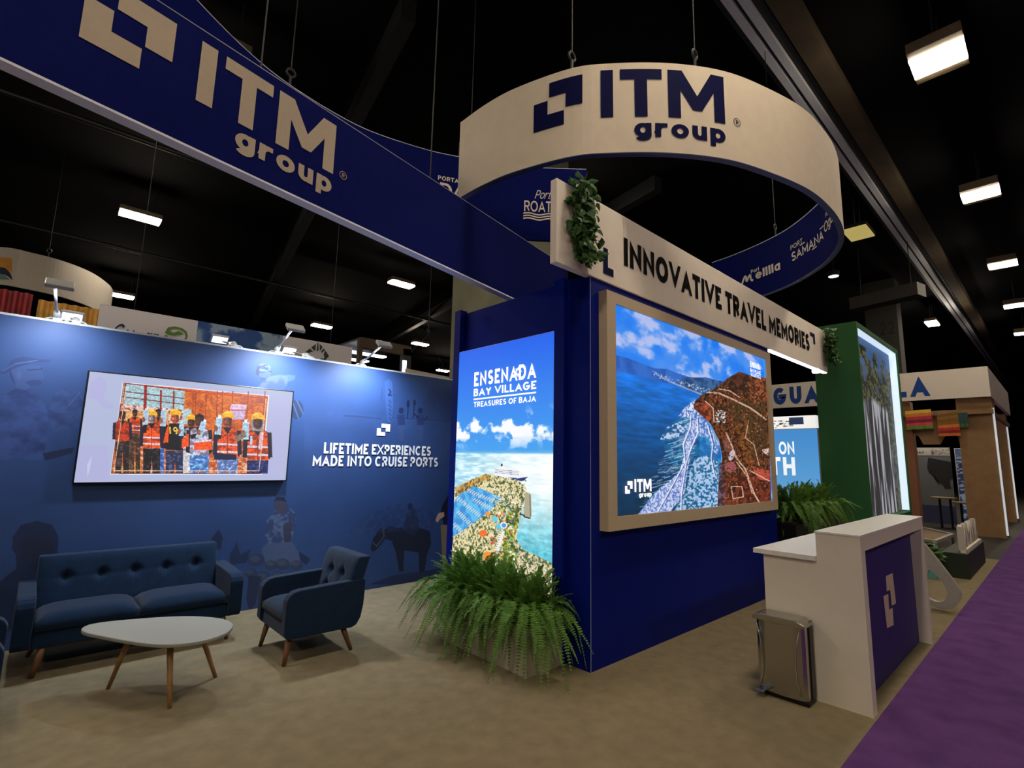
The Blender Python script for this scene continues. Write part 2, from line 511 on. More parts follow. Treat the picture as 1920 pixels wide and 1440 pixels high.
# ceiling beam with its two pale rails and the tan duct beside it
bm_ = thing('ceiling_beam', 'long dark ceiling beam with two pale rails over the aisle', 'beam', (20, 2.4, 8.05))
MB().box(-14, 59, 2.56, 3.10, 8.78, 8.99).build('beam', M_STEELDK, bm_)
rail = mat('pale_rail', '#d4d9e2', .5, var=.05)
for y0, y1 in ((2.69, 2.81), (2.87, 2.99)):
    MB().box(-14, 59, y0, y1, 8.70, 8.78).build('rail', rail, bm_)
dk = tag(MB().box(-14, 59, 2.20, 2.52, 8.72, 8.99).build('duct', mat('tan_duct', '#4a3e2c', .8, var=.2, scale=2)), 'tan duct running beside the pale ceiling rails', 'duct')
for i, (x, lab) in enumerate(((7.6, 'dark cross beam on the ceiling over the left lounge'), (15.0, 'dark cross beam farther back on the hall ceiling'))):
    tag(MB().bar((x - 4, 6.5, 8.7), (x + 2.5, 40, 8.7), .25, .4).build('roof_beam', mat('roof_steel', '#0e1014', .6, var=.1)), lab, 'beam')
pipe = mat('grey_pipe', '#1a1918', .5, var=.1)
tag(MB().tube([(-3, 13.5, 8.5), (40, 13.0, 8.5)], .06).build('ceiling_pipe', pipe), 'thin grey pipe on the ceiling in front of the left hall lights', 'pipe')
tag(MB().tube([(-3, 21.5, 8.5), (40, 21.0, 8.5)], .06).build('ceiling_pipe', pipe), 'thin grey pipe on the ceiling between the two rows of left lights', 'pipe')


def hall_light(x, y, w, l, lab, grp, full=False):
    t = thing('ceiling_light', lab, 'light', (x, y, 8.0), 0, grp)
    h = mat('fixture_metal', '#8a7a62', .6, var=.05)
    hs = MB().box(x - w / 2, x + w / 2, y - l / 2, y + l / 2, 8.03, 8.16).build('housing', h, t, bevel=.01)
    for s in (() if full else (-1, 1)):
        MB().box(x + s * w * .41 - w * .09, x + s * w * .41 + w * .09, y - l / 2, y + l / 2, 7.985, 8.03).build('end_cap', h, hs)
    d = MB()
    k = 3
    for i in range(k):
        q = .98 if full else .62; a = x - w * q / 2 + w * q * i / k; d.box(a + .008, a + w * q / k - .008, y - l * .5, y + l * .5, 7.97, 8.03)
    d.build('diffuser', M_HALLW, t)
    MB().tube([(x - w * .35, y, 8.16), (x - w * .35, y, 8.99)], .012, 6).build('hanger', M_CABLE, t)
    MB().tube([(x + w * .35, y, 8.16), (x + w * .35, y, 8.99)], .012, 6).build('hanger', M_CABLE, t)
    return t


for i, (x, lab) in enumerate(((-8.0, None), (-2.2, None), (3.8, None), (9.75, 'largest hall light at the upper right over the aisle'), (15.6, 'second hall light along the right aisle'),
                              (21.7, 'third hall light along the right aisle, near the photo edge'), (27.6, 'fourth hall light along the right aisle'), (33.6, 'fifth and farthest hall light along the right aisle'))):
    hall_light(x, .79, .92, .66, lab or 'hall light of the aisle row, before the first one in view', 'hall lights of the right row')
for x, y in ((-8.0, -7.2), (-2.2, -7.2), (3.8, -7.2), (9.75, -7.2)):
    hall_light(x, y, .92, .66, 'hall light of the row behind the photographer', 'hall lights of the right row')
for x, y in ((-6.0, 8.6), (-2.2, 8.6), (1.4, 8.6), (9.75, 8.6), (-6.4, 16.6)):
    hall_light(x, y, .95, .4, 'hall light of the row hidden above the hanging banners', 'hall lights of the left rows')
for x, y, lab in ((1.45, 16.8, 'long hall light high on the left under the navy banner'), (9.4, 16.35, 'bright hall light in the middle left, above the white diamond banner'),
                  (1.95, 26.2, 'hall light just right of the neighbouring round white sign'), (9.9, 24.8, 'hall light above the arm lamp near the sky banner'),
                  (15.5, 24.5, 'hall light between the suspension wires left of the column'), (21.6, 30.9, 'small far hall light low beside the blue tower'),
                  (28.8, 3.52, 'small hall light seen above the right white canopy')):
    hall_light(x, y, .95, .4, lab, 'hall lights of the left rows', True)

# numbered columns
def column(name, x, y, w, l, num, lab, zt=8.99, zn=6.9, hn=.55, cm=None):
    t = thing(name, lab, 'column', (x + w / 2, y + l / 2, -.02))
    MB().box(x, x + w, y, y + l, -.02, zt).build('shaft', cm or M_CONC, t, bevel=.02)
    fn = plane_fn((x, y + l * .55, zn), (0, -1, 0), (0, 0, 1))
    m = MB(); letters(m, num, fn, hn * .9, hn, s=.13, gap=.3)
    m.build('number', mat('dark_paint', '#15150f', .7, var=.05), t, fixn=False)
    return t


column('concrete_column', 6.534, 7.0, 1.55, 2.1, '21', 'grey green concrete column numbered 21 behind the drum sign', zn=8.1, hn=.62)
column('concrete_column', 24.0, 3.95, .8, 1.06, '22', 'unlit concrete column numbered 22 behind the green waterfall tower', zn=6.75, hn=.5, cm=mat('unlit_concrete', '#3a3a36', .9, var=.1))  # lack of light on this far column is put into its darker colour

# ------------------------------------------------------------------ mural wall with its lettering
WY = 5.942
mw = thing('mural_wall', 'long blue printed wall with faded working people behind the lounge', 'wall', (1.9, WY, 0))
MB().box(-3.0, 4.40, WY, WY + .09, 0, 2.712).build('panel', mat('mural_panel', '#283f86', .7, var=.03), mw)
MB().box(-3.0, 4.40, WY - .004, WY + .094, 2.712, 2.73).build('top_trim', M_WHITEM, mw)
cv = Canvas('y', WY, -.9, 4.40, 0.0, 2.71, 960, 490, (40, 69, 122))
b0 = np.array((46, 72, 146.0))
LT, DK, DK2 = (72, 98, 160), (30, 46, 96), (20, 30, 62)
n_ = vnoise(490, 960, (4, 8), 3)[..., None]
cv.c += (n_ - .5) * np.array((12, 16, 24))
# man with the hat at the left edge
cv.poly([(0, 745), (30, 728), (62, 730), (80, 752), (92, 780), (84, 850), (78, 862), (0, 862)], (56, 80, 142), .8, noise=((30, 50), DK, 8, .3, .7))
cv.poly([(22, 692), (50, 684), (74, 686), (80, 694), (79, 700), (85, 708), (79, 712), (80, 718), (74, 722), (58, 724), (48, 732), (30, 726), (22, 712)], (54, 76, 126), .75)
cv.ell(36, 704, 5, 9, (64, 86, 134), .6); cv.line([(52, 694), (80, 692)], 2.2, DK2, .7)
cv.poly([(18, 690), (24, 705), (30, 722), (24, 716), (18, 704)], DK, .8)
cv.poly([(60, 712), (76, 712), (80, 718), (74, 722), (58, 724), (46, 716)], DK, .6)
cv.poly([(-6, 700), (14, 688), (20, 676), (40, 669), (62, 671), (74, 674), (100, 674), (92, 679), (60, 680), (30, 690), (8, 702)], DK, .6)
cv.line([(4, 696), (30, 682), (70, 676)], 1.6, (110, 132, 176), .6)
cv.poly([(100, 740), (118, 728), (150, 735), (162, 760), (150, 800), (100, 810), (90, 780)], (58, 80, 136), .55, noise=((40, 70), DK, 9, .35, .65))
cv.line([(128, 762), (150, 735)], 2, (80, 104, 160), .5)
cv.poly([(80, 850), (140, 838), (135, 850), (84, 864)], DK2, .7)
# curly-haired man leaning above the screen
cv.poly([(481, 690), (488, 683), (500, 684), (508, 694), (507, 708), (498, 718), (488, 716), (484, 708)], (60, 78, 122), .8)
cv.poly([(479, 700), (482, 686), (494, 681), (506, 686), (510, 699), (502, 696), (488, 695), (484, 706)], DK2, .75, noise=((80, 120), (86, 110, 160), 4, .45, .6))
cv.poly([(482, 728), (492, 716), (506, 706), (526, 702), (540, 706), (538, 722), (528, 734), (484, 730)], (62, 76, 112), .75, noise=((30, 50), (84, 96, 128), 7, .4, .6))
cv.poly([(526, 706), (540, 702), (554, 704), (552, 712), (540, 716)], (70, 92, 146), .7)
cv.line([(486, 698), (496, 698)], 2, DK2, .7); cv.line([(489, 709), (497, 710)], 2, DK2, .7); cv.poly([(484, 704), (490, 708), (500, 712), (497, 718), (488, 716)], DK, .5)
cv.ell(556, 768, 13, 18, (34, 48, 78), .8); cv.line([(548, 752), (560, 786)], 2, (90, 110, 150), .7); cv.line([(556, 750), (568, 776)], 2, (90, 110, 150), .7)
# beach with paddlers and the upright board
cv.poly([(570, 768), (860, 790), (860, 870), (570, 880)], (52, 74, 128), .30, noise=((12, 20), (60, 88, 150), 12, .4, .6))
cv.line([(645, 779), (714, 785)], 3, (34, 52, 92), .7)
cv.line([(735, 783), (850, 790)], 2, (34, 52, 92), .7)
cv.poly([(721, 716), (729, 710), (735, 716), (737, 760), (733, 792), (726, 790), (723, 760)], (58, 90, 156), .6)
cv.line([(729, 730), (733, 735), (728, 741), (735, 741)], 2.6, DK2, .9)
for y in (750, 758, 766, 774, 782): cv.line([(729, y), (733, y + 6)], 2.2, DK, .8)
cv.line([(716, 728), (714, 752)], 1.6, DK, .6)
for x, s in ((752, 0), (788, 1)):
    cv.ell(x, 770, 5, 6, DK2, .75); cv.poly([(x - 8, 778), (x + 6, 777), (x + 7, 797), (x - 6, 798)], DK, .75)
    cv.poly([(x - 5, 797), (x + 5, 797), (x + 4, 826), (x - 3, 826)], (64, 82, 130), .45)
cv.line([(765, 757), (764, 785)], 2, DK2, .8); cv.ell(765, 757, 3.2, 7, DK2, .8)
cv.line([(777, 757), (774, 785)], 2, DK2, .8); cv.ell(777, 755, 3, 6, DK2, .8)
cv.line([(776, 776), (784, 783)], 3, DK2, .8); cv.line([(795, 788), (803, 780)], 3, DK2, .8)
cv.ell(805, 760, 12, 28, (44, 60, 104), .4)
# man with the harvest
cv.poly([(500, 975), (515, 960), (520, 945), (520, 930), (530, 930), (540, 948), (552, 960), (556, 975), (545, 1020), (505, 1020), (496, 1000)], (48, 62, 104), .8, noise=((70, 110), (92, 106, 142), 21, .45, .6))
cv.poly([(514, 940), (518, 933), (532, 934), (537, 944), (536, 956), (528, 964), (518, 960), (514, 952)], (62, 60, 80), .9)
cv.poly([(513, 940), (519, 931), (532, 932), (538, 942), (534, 940), (520, 938)], DK2, .9)
cv.poly([(530, 985), (548, 975), (545, 1015), (532, 1018)], (50, 50, 72), .8)
cv.poly([(500, 1018), (548, 1016), (566, 1046), (560, 1062), (500, 1060), (490, 1030)], (78, 92, 126), .7)
for x, y, r in ((480, 1050, 16), (508, 1060, 12), (530, 1058, 14), (556, 1060, 12), (470, 1075, 12), (494, 1082, 14), (522, 1080, 12), (545, 1082, 14)):
    cv.ell(x, y, r, r * .8, (40, 50, 78), .7); cv.ell(x - 2, y - 3, r * .6, r * .35, (78, 88, 112), .5)
cv.poly([(396, 1010), (410, 992), (418, 1008), (414, 1030), (398, 1032)], DK2, .7)
cv.poly([(430, 1040), (445, 1015), (450, 1040), (470, 1030), (462, 1055), (430, 1060)], DK2, .6)
cv.poly([(560, 1034), (582, 1048), (574, 1060), (562, 1050)], DK2, .7)
cv.poly([(462, 1125), (466, 1080), (490, 1080), (480, 1130), (468, 1150)], DK2, .7)
# horse and rider
H = [(722, 993), (730, 986), (742, 990), (760, 988), (790, 990), (806, 996), (808, 1020), (800, 1040), (796, 1072), (786, 1076), (784, 1036), (758, 1032), (756, 1072), (748, 1072), (742, 1036), (734, 1014), (722, 1010), (712, 1024), (700, 1036), (694, 1030), (698, 1012), (708, 996), (716, 988)]
cv.poly(H, (22, 28, 44), .85)
cv.line([(718, 990), (720, 1006), (706, 1024), (698, 1016)], 2, (90, 100, 110), .7); cv.line([(700, 1034), (714, 1032), (728, 1016)], 1.5, (80, 84, 96), .6)
cv.poly([(756, 990), (762, 964), (772, 950), (782, 962), (786, 990), (776, 1006), (764, 1000)], (36, 46, 76), .8)
cv.ell(769, 950, 5, 7, DK2, .8)
cv.poly([(690, 1096), (740, 1078), (800, 1070), (850, 1060), (850, 1090), (760, 1096)], DK2, .6)
cv.poly([(650, 1000), (700, 960), (760, 940), (820, 960), (820, 990), (700, 1000)], (34, 50, 92), .35, noise=((60, 100), (60, 80, 120), 33, .45, .6))
# figure half covered by the blue tower
cv.poly([(826, 985), (838, 982), (860, 985), (860, 1060), (830, 1060)], (150, 128, 84), .9)
cv.poly([(830, 945), (842, 925), (860, 920), (860, 986), (832, 984), (826, 960)], (16, 18, 36), .95)
cv.poly([(816, 975), (822, 962), (832, 960), (833, 968), (824, 974), (820, 980)], (214, 168, 140), .95)
# dark head of a man behind the sofa
cv.poly([(-40, 1120), (0, 1090), (30, 1066), (30, 1040), (22, 1030), (24, 1006), (40, 984), (70, 976), (98, 984), (110, 1005), (108, 1040), (112, 1066), (120, 1100), (100, 1160), (-40, 1200)], (16, 24, 50), .6)
cv.poly([(36, 1010), (70, 1000), (100, 1012), (100, 1050), (70, 1072), (40, 1052)], (26, 36, 64), .7)
cv.build('mural_print', picmat('mural_print', 0, .55), mw, -.003)
fn = plane_fn((0, WY - .006, 0), (1, 0, 0), (0, 0, 1))
m = MB()
letters(m, 'LIFETIME EXPERIENCES', plane_fn((2.506, WY - .006, 1.626), (1, 0, 0), (0, 0, 1)), 1.50, .128, s=.22, gap=.13)
letters(m, 'MADE INTO CRUISE PORTS', plane_fn((2.385, WY - .006, 1.478), (1, 0, 0), (0, 0, 1)), 1.745, .128, s=.22, gap=.13)
m.build('lettering', mat('white_letter', '#f2f4f8', .5, var=0), mw, fixn=False)
m = MB(); logo_mark(m, fn, 3.175, 1.865, .185, .155); m.build('logo_mark', mat('white_letter', '#f2f4f8'), mw, fixn=False)

# arm lamps clipped on top of the mural wall
def arm_lamp(x, lab, toward=-1, energy=LAMP):
    """toward -1: leans over the lounge; +1: leans over the stand behind; the head looks back at the wall"""
    y0 = WY + .045; yh = y0 + toward * .60; zh = 2.90; xh = x - .05
    t = thing('arm_lamp', lab, 'lamp', (x, y0, 2.73), 0, 'arm lamps on the mural wall')
    b = MB(); b.box(x - .03, x + .03, y0 - .05, y0 + .05, 2.73, 2.75)
    b.tube([(x - .075, y0, 2.738), (x - .05, y0, 2.755), (x + .05, y0, 2.755), (x + .075, y0, 2.738)], .008, 8)
    b.build('clamp', M_WHITEM, t, smooth=False)
    MB().tube([(x, y0, 2.75), (x - .005, y0 + toward * .04, 2.775), (x - .012, y0 + toward * .12, 2.79)], [.026, .03, .02], 12).build('joint', M_WHITEM, t, smooth=True)
    MB().tube([(x - .01, y0 + toward * .11, 2.788), (xh, yh, zh)], .011, 10).build('arm', M_WHITEM, t, smooth=True)
    n = Vector((0, -toward * .66, -.75)); q = Vector((0, -toward * .75, .66)); c = Vector((xh + .03, yh, zh + .015))
    hf = lambda u, v, d: c + Vector((u, 0, 0)) + q * v + n * d
    hp = MB().prism([(-.09, -.055), (.09, -.055), (.09, .055), (-.09, .055)], hf, -.02, .014).build('head', M_WHITEM, t, bevel=.005)
    MB().prism([(-.075, -.042), (.075, -.042), (.075, .042), (-.075, .042)], hf, .014, .018).build('led_panel', M_LED, hp)
    L = bpy.data.lights.new('lamp_beam', 'SPOT'); L.energy = energy; L.color = (.80, .90, 1.0) if toward < 0 else (1, .95, .85)
    L.spot_size = math.radians(150); L.spot_blend = 1.0; L.shadow_soft_size = .05
    lo = bpy.data.objects.new('lamp_beam', L); COL.objects.link(lo); lo.parent = t
    p = c + n * .05; lo.location = (p.x - x, p.y - y0, p.z - 2.73)
    d = Vector((0, -toward * .32, -1)); lo.rotation_euler = d.to_track_quat('-Z', 'Y').to_euler()
    return t


arm_lamp(.032, 'white arm lamp standing on the mural wall at the far left', energy=LAMP * .45)
arm_lamp(1.895, 'white arm lamp on the mural wall in front of the sky banner')
arm_lamp(2.93, 'white arm lamp on the mural wall right of the diamond banner')
arm_lamp(1.47, 'lamp behind the mural wall shining on the stand behind, below the sky banner', 1, energy=60)
arm_lamp(2.26, 'lamp behind the mural wall in front of the diamond banner', 1, energy=20)
arm_lamp(.16, 'lamp behind the mural wall glowing beside the striped panels', 1, energy=60)

# ------------------------------------------------------------------ television
tv = thing('television', 'wall mounted television showing workers in orange vests', 'television', (1.19, WY - .06, 1.82))
MB().box(.285, 2.095, WY - .055, WY - .012, 1.312, 2.315).build('casing', M_BLKPL, tv, bevel=.006)
MB().box(.9, 1.5, WY - .014, WY - .006, 1.6, 2.0).build('wall_bracket', M_BLKPL, tv)
K = lambda x, y: (130 + x / 4.465, 680 + y / 4.465)
cv = Canvas('y', WY - .06, .298, 2.082, 1.325, 2.302, 620, 340, (176, 184, 216), K)
LV = (176, 170, 222)
cv.poly([(190, 150), (250, 115), (310, 150), (310, 230), (280, 300), (380, 380), (300, 390), (220, 300), (160, 300), (160, 200)], LV, .6)
cv.poly([(60, 690), (330, 690), (330, 990), (30, 1000)], LV, .45); cv.poly([(150, 850), (190, 780), (170, 900), (150, 960)], (200, 206, 230), .8)
cv.poly([(1690, 260), (1850, 280), (1800, 960), (1620, 960)], (186, 182, 226), .5)
Q = [(455, 168), (1665, 280), (1605, 930), (350, 928)]
cv.poly([(447, 162), (1675, 274), (1613, 938), (342, 936)], (236, 240, 248))
cv.poly(Q, (214, 98, 28))
cv.poly([(455, 170), (968, 226), (955, 500), (425, 500)], (166, 196, 204))
cv.poly([(440, 345), (955, 395), (955, 510), (420, 480)], (226, 196, 186), 1, noise=((60, 90), (150, 60, 50), 3, .55, .62))
cv.poly([(420, 400), (830, 420), (830, 560), (420, 560)], (224, 160, 80), .8)
RED = (150, 34, 26)
for a, b in (((455, 170), (970, 232)), ((455, 240), (965, 300)), ((445, 285), (960, 350))): cv.line([a, b], 9, RED if a[1] < 200 else (110, 60, 60))
for a, b, w in (((470, 180), (435, 560), 16), ((640, 190), (632, 420), 26), ((768, 230), (765, 410), 16), ((876, 240), (872, 400), 14)): cv.line([a, b], w, RED)
cv.poly([(965, 228), (1665, 285), (1630, 620), (1020, 560), (1025, 390), (965, 385)], (226, 112, 22), 1, noise=((14, 26), (186, 78, 16), 11, .4, .65))
for x0, x1 in ((1040, 1030), (1060, 1048), (1150, 1135), (1240, 1230), (1285, 1275), (1370, 1355), (1500, 1480), (1640, 1620)): cv.line([(x0, 240), (x1, 560)], 9, (166, 58, 14))
for y in (330, 400): cv.line([(1040, y), (1650, y + 30)], 4, (190, 84, 18))
cv.line([(970, 236), (1660, 300)], 14, (196, 70, 20))
cv.poly([(955, 385), (1022, 390), (1018, 520), (950, 510)], (170, 200, 206))
cv.poly([(1358, 345), (1488, 352), (1478, 395), (1345, 390)], (232, 190, 220)); cv.poly([(1345, 402), (1475, 400), (1465, 475), (1365, 475)], (206, 176, 216))
cv.poly([(390, 620), (1640, 620), (1605, 928), (350, 928)], (186, 84, 40), 1, noise=((40, 60), (238, 176, 140), 17, .45, .68))
cv.poly([(400, 620), (500, 615), (560, 680), (600, 760), (590, 790), (380, 840), (370, 800)], (224, 96, 22))
for y in (690, 740, 790): cv.line([(390, y), (590, y - 20)], 9, (150, 60, 16))
cv.line([(380, 850), (600, 775)], 8, (60, 40, 60))
cv.poly([(385, 880), (600, 815), (605, 850), (390, 912)], (222, 160, 66)); cv.poly([(545, 870), (600, 855), (598, 926), (545, 926)], (214, 146, 60))
HEL, SKN, VST, BLK = (252, 178, 20), (84, 40, 26), (246, 84, 22), (24, 16, 28)


def worker(x, y, k, skin=SKN, torso=VST, legs=(60, 90, 160), helmet=True, bottle=None, h=1.0, hood=None):
    cv.poly([(x - 95 * k, y + 90 * k), (x - 40 * k, y + 62 * k), (x + 40 * k, y + 62 * k), (x + 95 * k, y + 95 * k), (x + 100 * k, y + 300 * k), (x - 100 * k, y + 290 * k)], BLK)
    cv.poly([(x - 85 * k, y + 310 * k), (x + 85 * k, y + 310 * k), (x + 80 * k, 928), (x + 12 * k, 928), (x, y + 420 * k), (x - 14 * k, 928), (x - 85 * k, 928)], legs, 1, noise=((60, 90), tuple(min(255, c * 1.7 + 20) for c in legs), int(x), .5, .7))
    cv.poly([(x - 78 * k, y + 85 * k), (x - 34 * k, y + 66 * k), (x, y + 120 * k), (x + 34 * k, y + 66 * k), (x + 78 * k, y + 90 * k), (x + 86 * k, y + 310 * k), (x - 86 * k, y + 300 * k)], torso, 1, noise=((40, 50), tuple(int(c * .62) for c in torso), int(x) + 3, .46, .6))
    if torso is VST or torso[0] > 200:
        for yy in (200, 262): cv.line([(x - 84 * k, y + yy * k), (x + 84 * k, y + (yy + 6) * k)], 16 * k, (214, 206, 220))
        cv.line([(x, y + 120 * k), (x, y + 310 * k)], 8 * k, (150, 40, 20))
    if hood: cv.poly([(x - 50 * k, y - 20 * k), (x + 40 * k, y - 30 * k), (x + 56 * k, y + 30 * k), (x + 40 * k, y + 80 * k), (x - 40 * k, y + 76 * k), (x - 56 * k, y + 30 * k)], hood)
    cv.ell(x, y + 10 * k, 38 * k, 52 * k, skin)
    dk_ = tuple(int(c * .5) for c in skin); lt_ = tuple(min(255, int(c * 1.5 + 12)) for c in skin)
    cv.poly([(x + 8 * k, y - 30 * k), (x + 36 * k, y - 10 * k), (x + 34 * k, y + 40 * k), (x + 14 * k, y + 60 * k)], dk_, .7)
    cv.ell(x - 12 * k, y + 14 * k, 12 * k, 16 * k, lt_, .5); cv.line([(x - 4 * k, y + 4 * k), (x - 2 * k, y + 24 * k)], 6 * k, dk_, .8)
    cv.line([(x - 16 * k, y + 38 * k), (x + 14 * k, y + 38 * k)], 6 * k, (40, 16, 14)); cv.line([(x - 26 * k, y), (x - 8 * k, y)], 6 * k, (30, 14, 12)); cv.line([(x + 6 * k, y), (x + 24 * k, y)], 6 * k, (30, 14, 12))
    cv.line([(x - 96 * k, y + 95 * k), (x - 104 * k, y + 280 * k)], 34 * k, (36, 26, 44)); cv.line([(x + 94 * k, y + 95 * k), (x + 100 * k, y + 280 * k)], 34 * k, (36, 26, 44))
    if helmet:
        cv.poly([(x - 58 * k, y - 14 * k), (x - 44 * k, y - 52 * k), (x - 10 * k, y - 76 * k), (x + 26 * k, y - 70 * k), (x + 50 * k, y - 44 * k), (x + 60 * k, y - 10 * k), (x, y - 22 * k)], HEL)
        cv.line([(x - 30 * k, y - 56 * k), (x + 20 * k, y - 64 * k)], 7 * k, (255, 220, 110))
    else: cv.poly([(x - 42 * k, y), (x - 38 * k, y - 40 * k), (x, y - 58 * k), (x + 38 * k, y - 40 * k), (x + 42 * k, y), (x + 20 * k, y - 24 * k), (x - 20 * k, y - 24 * k)], (20, 12, 14))
    if bottle:
        bx, by, r = bottle
        cv.line([(x - 70 * k, y + 150 * k), (bx + 6 * k, by + 40 * k)], 36 * k, BLK)
        cv.line([(bx - 10 * k * r, by + 70 * k), (bx + 10 * k * r, by - 50 * k)], 52 * k, (176, 204, 226)); cv.line([(bx + 12 * k * r, by - 60 * k), (bx + 16 * k * r, by - 78 * k)], 24 * k, (214, 226, 240))
        cv.line([(bx - 12 * k, by + 30 * k), (bx + 12 * k, by + 20 * k)], 8 * k, (120, 150, 180))
        cv.ell(bx - 22 * k, by + 30 * k, 18 * k, 26 * k, (150, 84, 60))


worker(550, 420, .55, helmet=False, legs=(60, 40, 30)); worker(445, 440, .7, helmet=False, torso=(200, 60, 24), legs=(40, 30, 30))
worker(745, 420, .6, helmet=False)
worker(690, 455, .85, skin=(150, 130, 130), legs=(28, 22, 24), bottle=(640, 450, .4))
worker(885, 452, .92, torso=(26, 22, 28), legs=(40, 44, 70), skin=(190, 90, 50), bottle=(788, 458, .4))
cv.poly([(812, 560), (836, 500), (828, 670), (786, 670)], VST); cv.line([(842, 540), (846, 592)], 13, (240, 200, 70)); cv.ell(888, 558, 18, 20, (240, 200, 70)); cv.ell(888, 558, 8, 9, BLK); cv.line([(904, 560), (896, 596)], 12, (240, 200, 70))
worker(1020, 490, .8, torso=(206, 196, 214), legs=(196, 192, 200), bottle=(940, 550, .2))
worker(1090, 480, .95, torso=(200, 190, 216), helmet=False, legs=(70, 110, 180), bottle=(1105, 555, 2.2))
cv.poly([(945, 640), (1000, 590), (1000, 700), (940, 715)], VST); cv.poly([(1045, 660), (1195, 640), (1195, 730), (1045, 730)], VST); cv.line([(1045, 664), (1190, 650)], 14, (220, 206, 216))
worker(1325, 478, 1.02, skin=(140, 70, 44), legs=(90, 110, 170), bottle=(1250, 520, .6))
cv.poly([(1210, 755), (1400, 770), (1398, 815), (1212, 812)], (28, 28, 60))
worker(1578, 492, 1.05, legs=(26, 34, 80), bottle=(1478, 560, .1), hood=(150, 140, 150))
cv.line([(1400, 640), (1470, 600)], 46, (130, 110, 96)); cv.line([(1524, 620), (1524, 680)], 18, (190, 206, 226))
cv.line([(1612, 590), (1600, 720)], 30, (226, 190, 200)); cv.line([(1648, 300), (1590, 905), (375, 905), (455, 350), (475, 200)], 5, (244, 200, 160))
cv.line([Q[0], Q[3], Q[2]], 6, (120, 30, 16))
r_ = cv.mask(Q); nz = vnoise(cv.H, cv.W, (90, 160), 99, 2)[r_[0]][..., None]; t_ = cv.c[r_[0]] * (.72 + .56 * nz); cv.c[r_[0]][r_[1]] = t_[r_[1]]
cv.build('screen', picmat('tv_picture', 1.0), tv, .004)

# ------------------------------------------------------------------ blue tower and screen wall
TX, TY = 3.312, 2.627
tw = thing('blue_tower', 'deep blue stand wall carrying the coast screen and the tall lit poster', 'stand wall', (TX, TY, 0))
MB().box(TX, 7.16, TY, TY + .06, 0, 3.16).build('front_panel', M_BLUE, tw)
MB().box(TX, TX + .06, TY + .06, 2.87, 0, 3.185).build('corner_return', M_BLUE, tw)
MB().box(TX - .05, TX + .06, 2.87, 2.985, 0, 3.2).build('post', M_BLUE, tw)
MB().box(TX - .03, TX + .06, 4.40, 4.50, 0, 3.22).build('post', M_BLUE, tw)
MB().box(TX + .04, TX + .06, 2.985, 4.40, 0, 3.19).build('side_panel', M_BLUE, tw)
MB().box(7.10, 7.16, TY + .06, 4.40, 0, 3.16).build('end_panel', M_BLUE, tw)
MB().box(TX + .06, 7.16, 4.40, 4.46, 0, 3.16).build('rear_panel', M_BLUE, tw)
MB().box(TX + .003, TX + .008, TY - .003, TY, 0, 3.16).build('corner_trim', mat('corner_trim', '#8f9ad0', .4), tw)

# ------------------------------------------------------------------ video wall with the coast
vw = thing('video_wall', 'large beige framed screen showing a rocky coast and surf', 'screen', (5.2, 2.54, 1.03))
fr = mat('beige_frame', '#d2bd9f', .6, var=.03)
F = MB(); x0, x1, z0, z1, X0, X1, Z0, Z1 = 3.435, 6.99, 1.045, 3.055, 3.56, 6.86, 1.155, 2.958
F.box(x0, x1, 2.54, TY, z0, Z0); F.box(x0, x1, 2.54, TY, Z1, z1); F.box(x0, X0, 2.54, TY, Z0, Z1); F.box(X1, x1, 2.54, TY, Z0, Z1)
F.build('frame', fr, vw)
K = lambda x, y: (1120 + x / 3.064, 540 + y / 3.064)
cv = Canvas('y', 2.56, X0, X1, Z0, Z1, 760, 520, (30, 118, 232), K)
H_, W_ = cv.H, cv.W
sky = vnoise(H_, W_, (6, 7), 61, 5)[..., None]; g = np.linspace(0, 1, H_)[:, None, None]
cv.c = cv.c * 0 + np.array((16, 118, 238)) * (1 - g) + np.array((70, 150, 240)) * g
t = np.clip((sky - .44) / .22, 0, 1); cv.c = cv.c * (1 - t * .55) + np.array((120, 160, 234)) * t * .55
sk2 = vnoise(H_, W_, (16, 12), 62, 5)[..., None]
t = np.clip((sky * .6 + sk2 * .5 - .60) / .11, 0, 1) * .62; cv.c = cv.c * (1 - t) + np.array((234, 216, 238)) * t
cv.poly([(105, 385), (180, 405), (260, 435), (330, 462), (400, 465), (470, 492), (540, 515), (620, 512), (735, 540), (680, 620), (560, 640), (105, 490)], (28, 84, 176), 1, noise=((14, 30), (44, 104, 196), 6, .4, .6))
cv.poly([(450, 545), (520, 510), (620, 520), (740, 540), (680, 600), (600, 620)], (26, 66, 120), 1, noise=((24, 40), (58, 100, 150), 2, .4, .6))
cv.poly([(105, 475), (300, 520), (440, 560), (590, 615), (600, 700), (500, 900), (400, 1330), (105, 1330)], (10, 96, 200))
sea = cv.mask([(105, 475), (300, 520), (440, 560), (590, 615), (600, 700), (560, 1335), (105, 1335)])
s, mk = sea; gg = np.linspace(0, 1, mk.shape[0])[:, None, None]; nn = vnoise(H_, W_, (70, 16), 9)[s][..., None]
c_ = np.array((14, 112, 216)) * (1 - gg) ** 1.3 + np.array((2, 44, 74)) * (1 - (1 - gg) ** 1.3); c_ = c_ * (.75 + .55 * nn)
cv.c[s][mk] = c_[mk]
rg = random.Random(4)
cv.line([(330, 490), (440, 548), (600, 612)], 9, (196, 206, 226), .55)
rg = random.Random(4)
for i in range(120):
    tt = rg.random(); cv.ell(320 + 330 * tt, 500 + 105 * tt + rg.uniform(-22, 8), rg.uniform(2, 6), rg.uniform(1.5, 4), rg.choice([(220, 220, 230), (150, 170, 200), (90, 120, 160)]), .85)
